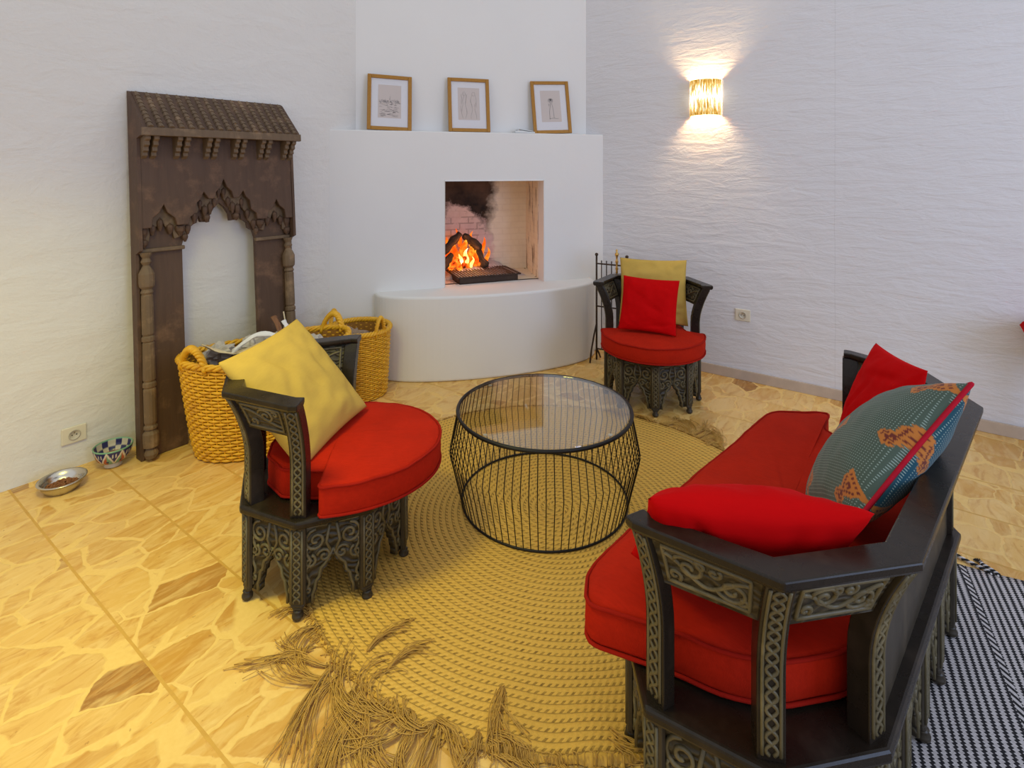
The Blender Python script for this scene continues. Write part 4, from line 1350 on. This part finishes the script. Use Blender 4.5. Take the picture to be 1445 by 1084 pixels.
clump(-.66, 1.86, -.9, -.15, 16, .13, .05, .4, .15)
clump(-.60, 1.74, -.85, -.55, 26, .26, .03, .25)
clump(-.55, 1.67, -1, -.12, 26, .28, .02, .22)
clump(-.50, 1.66, -.4, -.9, 40, .30, .05, .3)
clump(-.42, 1.60, -.3, -1, 60, .34, .06, .35, .12)
clump(-.33, 1.57, -.7, -.7, 36, .30, .05, .4, .14)
clump(-.20, 1.52, -.4, -.9, 46, .26, .06, .4, .14)
clump(-.10, 1.50, .1, -1, 30, .20, .05, .4, .16)
clump(-.03, 1.62, -.15, -1, 16, .20, .012, .08, .05)
clump(-.42, 1.72, .55, .85, 14, .20, .03, .35, .14)
clump(.42, 1.55, -.1, 1, 12, .12, .02, .5, .2)
clump(.44, 1.52, .15, -1, 24, .22, .02, .3, .1)
clump(.10, 1.44, 0, -1, 22, .12, .10, .5, .15)
clump(.60, 3.50, .9, .1, 26, .16, .04, .5, .2)
clump(.74, 3.42, 1, .1, 30, .18, .04, .5, .2)
clump(.88, 3.32, .9, .4, 34, .18, .04, .5, .2)
clump(1.02, 3.20, .8, .6, 40, .22, .04, .5, .2)
clump(1.12, 3.06, .4, .8, 40, .22, .03, .6, .22)
# short loose ends all round the rim
for k in range(760):
    a = 2 * PI * k / 760
    strand(mb, rg, a, RR - .01, rg.uniform(.02, .045), a + rg.gauss(0, .5), .15, .0016, .004, rg.gauss(0, .08))
fr_ = mb.build('fringe', M['jute_fibre'], rug, smooth=True); fr_['kind'] = 'stuff'
mb = MB(); tube(mb, [(.28, -.995, .026), (.295, -.99, .032), (.312, -1.0, .03), (.325, -1.01, .022)], .0035, 5); mb.build('thread', M['blue'], rug)['label'] = 'scrap of blue thread tied in the fringe'

# ------------------------------------------------------------------ striped rug behind the sofa
tr0 = Vector((1.405, 2.325, 0)); dx = Vector((.886, -.464, 0)).normalized()
rug2 = thing('striped_rug', 'flat black and white striped woven rug on the floor behind the sofa', 'rug', tr0, math.atan2(dx.y, dx.x))
mb = MB(); vs = []; fs = []; nx, ny = 40, 60
for j in range(ny + 1):
    for i in range(nx + 1):
        x = 1.5 * i / nx; y = -2.3 * j / ny
        e = .004 * noise.noise(Vector((x * 6, y * 6, 0)))
        vs.append((x, y + (e * 2 if j == 0 else 0), .006 + .002 * noise.noise(Vector((x * 3, y * 3, 1)))))
for j in range(ny):
    for i in range(nx):
        fs.append((j * (nx + 1) + i, (j + 1) * (nx + 1) + i, (j + 1) * (nx + 1) + i + 1, j * (nx + 1) + i + 1))
mb.add(vs, fs); o = mb.build('woven_field', M['stripes'], rug2, smooth=True)
m_ = o.modifiers.new('thick', 'SOLIDIFY'); m_.thickness = .005
for (x0, hx, hy, L, sd) in ((.475, -.80, .58, .13, 1), (.495, -.55, .72, .09, 2)):
    mb = MB(); mb3 = MB()
    for ph in (0, PI):
        pts = []
        for k in range(41):
            t_ = k / 40
            bx = x0 + hx * L * t_ + .012 * math.sin(t_ * 5 + sd) * t_; by = -.01 + hy * L * t_ + .02 * math.sin(t_ * 4) * t_ * (sd - 1.5)
            pts.append((bx + .0035 * math.cos(t_ * 34 + ph), by + .0035 * math.cos(t_ * 34 + ph), .009 + .004 * math.sin(t_ * 34 + ph)))
        tube(mb if ph == 0 else mb3, pts, .0035, 5)
    for k in range(6):
        a = math.atan2(hy, hx) + (k - 2.5) * .25
        e0 = Vector((x0 + hx * L, -.01 + hy * L, .006))
        tube(mb, [pts[-1], (pts[-1][0] + .025 * math.cos(a), pts[-1][1] + .025 * math.sin(a), .005)], .002, 4)
    ta = mb.build('tassel', simple('black_wool', (.015, .015, .017), .9), rug2)
    mb3.build('tassel_strand', simple('white_wool', (.6, .57, .56), .9), ta)


# ------------------------------------------------------------------ baskets
def basket(label, loc, rz, a1, b1, a0, b0, H, rows, stakes, handles, hh, lip=None):
    root = thing('wicker_basket', label, 'basket', loc, rz, 'honey wicker log baskets')
    def rad(t_): # slightly bellied taper
        k = t_ ** .75
        return a0 + (a1 - a0) * k, b0 + (b1 - b0) * k
    zlip = lip or (lambda ang: 0.0)
    mb = MB(); n = stakes * 4; sr = H / rows * .50
    for j in range(rows):
        t_ = (j + .5) / rows; a_, b_ = rad(t_); pts = []
        for k in range(n):
            an = 2 * PI * k / n; w_ = .0042 * math.cos(PI * k / 4 + PI * j)
            zz = t_ * (H + zlip(an)) + .0015 * noise.noise(Vector((math.cos(an) * 6, math.sin(an) * 6, j * 3.1)))
            pts.append(((a_ + w_) * math.cos(an), (b_ + w_) * math.sin(an), zz + .004))
        tube(mb, pts, [sr * (.9 + .15 * noise.noise(Vector((k * .3, j * 1.7, 2)))) for k in range(n)], 6, True)
    mb.build('woven_wall', M['wicker'], root, smooth=True)
    mb = MB()
    for k in range(stakes):
        an = 2 * PI * (k + .0) / stakes; pts = []
        for j in range(9):
            t_ = j / 8; a_, b_ = rad(t_); pts.append((a_ * math.cos(an), b_ * math.sin(an), t_ * (H + zlip(an)) + .003))
        tube(mb, pts, .0045, 5)
    mb.build('stakes', M['wicker'], root, smooth=True)
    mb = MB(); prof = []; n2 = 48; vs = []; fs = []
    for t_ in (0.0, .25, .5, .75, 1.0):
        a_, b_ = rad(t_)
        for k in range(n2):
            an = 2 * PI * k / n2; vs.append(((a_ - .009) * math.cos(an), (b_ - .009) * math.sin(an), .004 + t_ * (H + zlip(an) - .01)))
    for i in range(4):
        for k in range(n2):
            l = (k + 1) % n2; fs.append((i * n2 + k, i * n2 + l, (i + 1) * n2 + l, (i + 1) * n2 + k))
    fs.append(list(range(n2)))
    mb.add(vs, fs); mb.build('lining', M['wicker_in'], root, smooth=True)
    # twisted rim
    mb = MB(); a_, b_ = rad(1.0); n3 = 120
    for ph in (0, 2 * PI / 3, 4 * PI / 3):
        pts = []
        for k in range(n3):
            an = 2 * PI * k / n3; tw = an * 20 + ph
            r_ = .0105 * math.cos(tw); pts.append(((a_ + r_) * math.cos(an), (b_ + r_) * math.sin(an), H + zlip(an) + .008 + .0105 * math.sin(tw)))
        tube(mb, pts, .0098, 6, True)
    mb.build('twisted_rim', M['wicker'], root, smooth=True)
    for (an0, half, thick) in handles:
        mb = MB()
        for ph in range(4):
            pts = []
            for k in range(61):
                t_ = k / 60; an = an0 + half * (2 * t_ - 1)
                up = hh * math.sin(PI * t_) ** .62
                tw = t_ * 24 + ph * PI / 2
                r_ = thick * .62 * math.cos(tw)
                pts.append(((a_ + r_) * math.cos(an), (b_ + r_) * math.sin(an), H + zlip(an) - .02 + up + thick * .62 * math.sin(tw)))
            tube(mb, pts, thick * .62, 6)
        mb.build('handle', M['wicker'], root, smooth=True)
    return root


BA = R(39)
basket('large oval wicker basket full of waste paper behind the left armchair', (-1.395, 3.19, 0), BA, .455, .27, .37, .235, .49, 30, 64, [(.42, .24, .017), (PI + .42, .24, .017)], .115, lip=lambda an: .035 * math.cos(an) ** 2)
basket('smaller round wicker log basket beside the curved hearth', (-1.055, 3.80, 0), R(-40), .21, .21, .185, .185, .44, 32, 36, [(R(8), .20, .013), (PI + R(18), .20, .013)], .125)


def in_basket(x, y, z):
    c_, s_ = math.cos(BA), math.sin(BA)
    return Vector((-1.395 + x * c_ - y * s_, 3.19 + x * s_ + y * c_, z))


def crumple(label, p, r, seed, mat=None):
    mb = MB(); n, m_ = 22, 14; vs = []; fs = []
    for j in range(m_ + 1):
        for i in range(n):
            th = PI * j / m_; ph = 2 * PI * i / n
            d = Vector((math.sin(th) * math.cos(ph), math.sin(th) * math.sin(ph), math.cos(th)))
            k = 1 + .55 * noise.noise(d * 2.2 + Vector((seed, 0, 0))) + .30 * abs(noise.noise(d * 5 + Vector((0, seed, 0)))) - .15
            vs.append(d * r * k)
    for j in range(m_):
        for i in range(n):
            l = (i + 1) % n; fs.append((j * n + i, (j + 1) * n + i, (j + 1) * n + l, j * n + l))
    mb.add(vs, fs); o = mb.build('crumpled_paper', mat or M['paper']); o.location = p; o.scale = (1.25, 1, .75); o.rotation_euler = (0, 0, seed)
    return tag(o, label, 'paper', 'waste paper in the oval basket')


crumple('crumpled grey paper ball at the back left inside the oval basket', in_basket(-.24, .13, 0.490), .075, 1.2)
crumple('crumpled grey paper wad in the middle of the oval basket', in_basket(-.06, .12, 0.495), .085, 4.7)
crumple('crumpled grey paper wad next to the brown cardboard strip in the oval basket', in_basket(.08, .10, 0.495), .08, 8.1)
crumple('small torn paper ball near the front rim of the oval basket', in_basket(-.15, -.08, 0.485), .055, 11.5)
crumple('torn paper ball under the mustard pillow side of the oval basket', in_basket(.02, -.12, 0.475), .06, 15.5)
crumple('crumpled paper at the right end of the oval basket', in_basket(.25, .03, 0.465), .09, 18.5)


def sheet(name, label, p, w_, h_, rot, mat, bend, th=.003, cat='paper', group='waste paper in the oval basket'):
    mb = MB(); n = 14; vs = []; fs = []
    for j in range(n + 1):
        for i in range(n + 1):
            u, v = i / n - .5, j / n - .5
            vs.append((u * w_, v * h_, bend * math.cos(u * PI * 1.2) + .25 * bend * math.sin(v * 5) + .008 * noise.noise(Vector((u * 5, v * 5, w_)))))
    for j in range(n):
        for i in range(n):
            fs.append((j * (n + 1) + i, j * (n + 1) + i + 1, (j + 1) * (n + 1) + i + 1, (j + 1) * (n + 1) + i))
    mb.add(vs, fs); o = mb.build(name, mat, smooth=True); o.location = p; o.rotation_euler = rot
    m2 = o.modifiers.new('thick', 'SOLIDIFY'); m2.thickness = th
    return tag(o, label, cat, group)


sheet('folded_paper', 'pale folded sheet of paper curling over the left of the oval basket', in_basket(-.20, -.01, 0.565), .30, .15, (R(-8), R(6), BA - R(12)), M['newsprint'], -.04)
sheet('folded_paper', 'white paper strip curving over the front of the oval basket', in_basket(-.07, -.09, 0.570), .30, .05, (R(-20), R(-4), BA - R(16)), M['mat'], .05)
sheet('folded_paper', 'black printed sheet tucked under the white paper strip in the oval basket', in_basket(-.09, -.10, 0.525), .24, .12, (R(-10), 0, BA - R(8)), M['black_paper'], .02)
sheet('cardboard_strip', 'brown cardboard strip sticking up from the oval basket', in_basket(.06, .03, 0.605), .045, .16, (R(52), R(10), BA + R(35)), M['card'], .008, .004, 'cardboard')
sheet('folded_paper', 'white torn strip beside the brown cardboard in the oval basket', in_basket(.11, .03, 0.590), .035, .12, (R(50), R(4), BA + R(30)), M['mat'], .006)
mb = MB(); tube(mb, [(0, 0, 0), (.01, .01, .07), (-.005, .02, .13)], .004, 6); o = mb.build('twig', M['newsprint']); o.location = in_basket(.10, .10, 0.545)
tag(o, 'thin pale twig poking up at the back of the oval basket', 'twig')
mb = MB(); lathe(mb, [(0, -.016), (.013, -.010), (.016, 0), (.013, .010), (0, .016)], 10); o = mb.build('red_wrapper', M['velvet_red'], smooth=True); o.location = in_basket(.19, .16, 0.560)
tag(o, 'tiny red wrapper at the back rim of the oval basket', 'wrapper')
# bark and paper in the round basket
for k, (x, y, r_, lb) in enumerate(((-.05, .03, .09, 'crumpled brown paper at the left in the round basket'), (.06, -.04, .085, 'crumpled brown paper at the right in the round basket'))):
    o = crumple(lb, Vector((-1.055 + x, 3.80 + y, .36)), r_, 22 + k * 3.3, simple('brown_paper', (.32, .23, .17), .85, var=.3)); o['group'] = 'paper in the round basket'
crumple('torn white paper scrap on the floor at the foot of the wooden arch', WL + UL * .22 + OL * .20 + Vector((0, 0, .02)), .022, 31)['group'] = 'paper scrap on the floor'

# ------------------------------------------------------------------ bowls by the left wall
bw = thing('metal_bowl', 'shallow stainless steel pet bowl on the floor by the left wall', 'bowl', (-2.165, 2.66, 0))
mb = MB(); lathe(mb, [(0, .002), (.062, .002), (.068, .004), (.082, .028), (.090, .048), (.098, .051), (.098, .054), (.088, .054), (.079, .030), (.066, .008), (0, .007)], 48)
mb.build('bowl_body', M['steel'], bw, smooth=True)
rg = random.Random(2); mb = MB()
for k in range(230):
    a = rg.uniform(0, 2 * PI); r_ = .066 * math.sqrt(rg.random())
    lathe(mb, [(0, -.004), (.005, -.003), (.006, 0), (.005, .003), (0, .004)], 6, (r_ * math.cos(a), r_ * math.sin(a), .012 + .016 * (1 - (r_ / .085) ** 2) * rg.uniform(.4, 1.1)))
o = mb.build('kibble', M['kibble']); o.location = (-2.165, 2.66, 0); tag(o, 'brown kibble in the stainless steel bowl', 'pet food', kind='stuff')
cb = thing('ceramic_bowl', 'small footed ceramic bowl with a painted zigzag pattern beside the wooden arch', 'bowl', (-2.075, 2.875, 0), .3)
prof = [(0, .002), (.036, .002), (.040, .004), (.036, .018), (.034, .022), (.052, .030), (.070, .046), (.080, .066), (.086, .092), (.088, .104), (.085, .107), (.082, .104), (.078, .080), (.066, .054), (.040, .036), (0, .032)]
fine = []
for i in range(len(prof) - 1):
    for k in range(4): fine.append((prof[i][0] + (prof[i + 1][0] - prof[i][0]) * k / 4, prof[i][1] + (prof[i + 1][1] - prof[i][1]) * k / 4))
fine.append(prof[-1])
mb = MB(); NB = 192; lathe(mb, fine, NB); o = mb.build('bowl_body', M['glaze'], cb, smooth=True)
at = o.data.color_attributes.new('pattern', 'FLOAT_COLOR', 'POINT')
for i, v_ in enumerate(o.data.vertices):
    j = i // NB; k = i % NB; z = v_.co.z; outer = j < 41
    a = k / NB * 8; f_ = a % 1; tri = abs(2 * f_ - 1)
    c = (.62, .55, .42)
    if z > .099: c = (.18, .36, .22)
    elif outer and z > .028:
        t_ = (z - .034) / .062
        d = t_ - tri
        if abs(d) < .13: c = (.66, .60, .48)
        elif d > 0:
            c = (.025, .025, .12)
            if abs(f_ - .5) < .16 and .55 < t_ < .85 and not (abs(f_ - .5) < .07): c = (.6, .55, .45)
        else:
            c = (.16, .34, .22) if int(a) % 2 == 0 else (.42, .09, .04)
            if (f_ * 2 - (0 if f_ < .5 else 2)) ** 2 + (t_ - .22) ** 2 * 4 < .05: c = (.02, .02, .10)
    elif not outer:
        c = (.03, .03, .12) if (tri > .5) == (z > .07) else (.58, .52, .40)
        if z < .05: c = (.3, .14, .05)
    at.data[i].color = (*c, 1)

# ------------------------------------------------------------------ fireside tool stand behind the far chair
ts = thing('fireside_stand', 'black iron spindle fire screen standing behind the far armchair', 'fire screen', (.785, 4.36, 0), R(-30))
for x in (-.125, .125):
    mb = MB(); tube(mb, [(x, 0, .012), (x, 0, .84)], .008, 8); lathe(mb, [(0, -.014), (.010, -.010), (.014, 0), (.010, .010), (0, .014)], 12, (x, 0, .852)); mb.build('post', M['rusty'], ts, smooth=True)
for z in (.78, .44):
    mb = MB(); tube(mb, [(-.125, 0, z), (.125, 0, z)], .006, 8); mb.build('crossbar', M['rusty'], ts)
mb = MB(); tube(mb, [(0, 0, .10), (0, 0, .80)], .0045, 6); lathe(mb, [(0, -.006), (.007, 0), (0, .006)], 8, (0, 0, .803)); sp0 = mb.build('spindle', M['rusty'], ts)
for k in range(5):
    b_ = sp0 if k == 0 else sp0.copy()
    if k: COL.objects.link(b_)
    b_.location = (-.083 + k * .0415, 0, 0)
mb = MB(); tube(mb, [(-.125, 0, .10), (.125, 0, .10)], .006, 8); mb.build('crossbar', M['rusty'], ts)
for x in (-.125, .125):
    mb = MB(); tube(mb, [(x, 0, .30), (x - .012, -.02, .22), (x - .02, -.06, .10), (x - .022, -.085, .006)], .007, 8); tube(mb, [(x, 0, .10), (x, .05, .05), (x, .085, .006)], .007, 8); mb.build('foot', M['rusty'], ts, smooth=True)
pk = thing('poker', 'brass handled poker standing in the spindle fire screen', 'poker', (.82, 4.325, 0), 0)
mb = MB(); tube(mb, [(0, 0, .004), (0, 0, .73)], .005, 8); mb.build('shaft', M['rusty'], pk)
mb = MB(); lathe(mb, [(0, .72), (.010, .722), (.007, .74), (.013, .755), (.007, .77), (.009, .80), (.013, .812), (.007, .825), (.008, .85), (.015, .86), (.015, .872), (.006, .885), (.009, .90), (0, .91)], 12); mb.build('handle', M['brass'], pk, smooth=True)

# ------------------------------------------------------------------ red cushion at the right edge, on a low bench that stands outside the frame
bn = thing('low_bench', 'low dark wooden bench by the right wall at the edge of view', 'bench', WR + VR * 2.135 + OR * .19, rotf)
mb = MB(); box(mb, (0.10, 0, .552), (.56, .30, .045)); mb.build('seat', M['rail_wood'], bn, bevel=.006)
for x in (-.18, .34):
    for y in (-.11, .11):
        mb = MB(); tube(mb, [(x + .02, y, .002), (x + .02, y, .532)], [.016, .024], 10); mb.build('leg', M['chair_wood'], bn)
o, rim = pillow_mesh('bench_cushion', M['velvet_red'], .70, .32, .17, seed=33, wr=.004, p=.30, pinch=.02)
o.location = WR + VR * 2.135 + OR * .19 + Vector((0, 0, .657)); o.rotation_euler = (0, 0, rotf)
tag(o, 'red cushion just peeking in at the right edge of the photo', 'cushion')
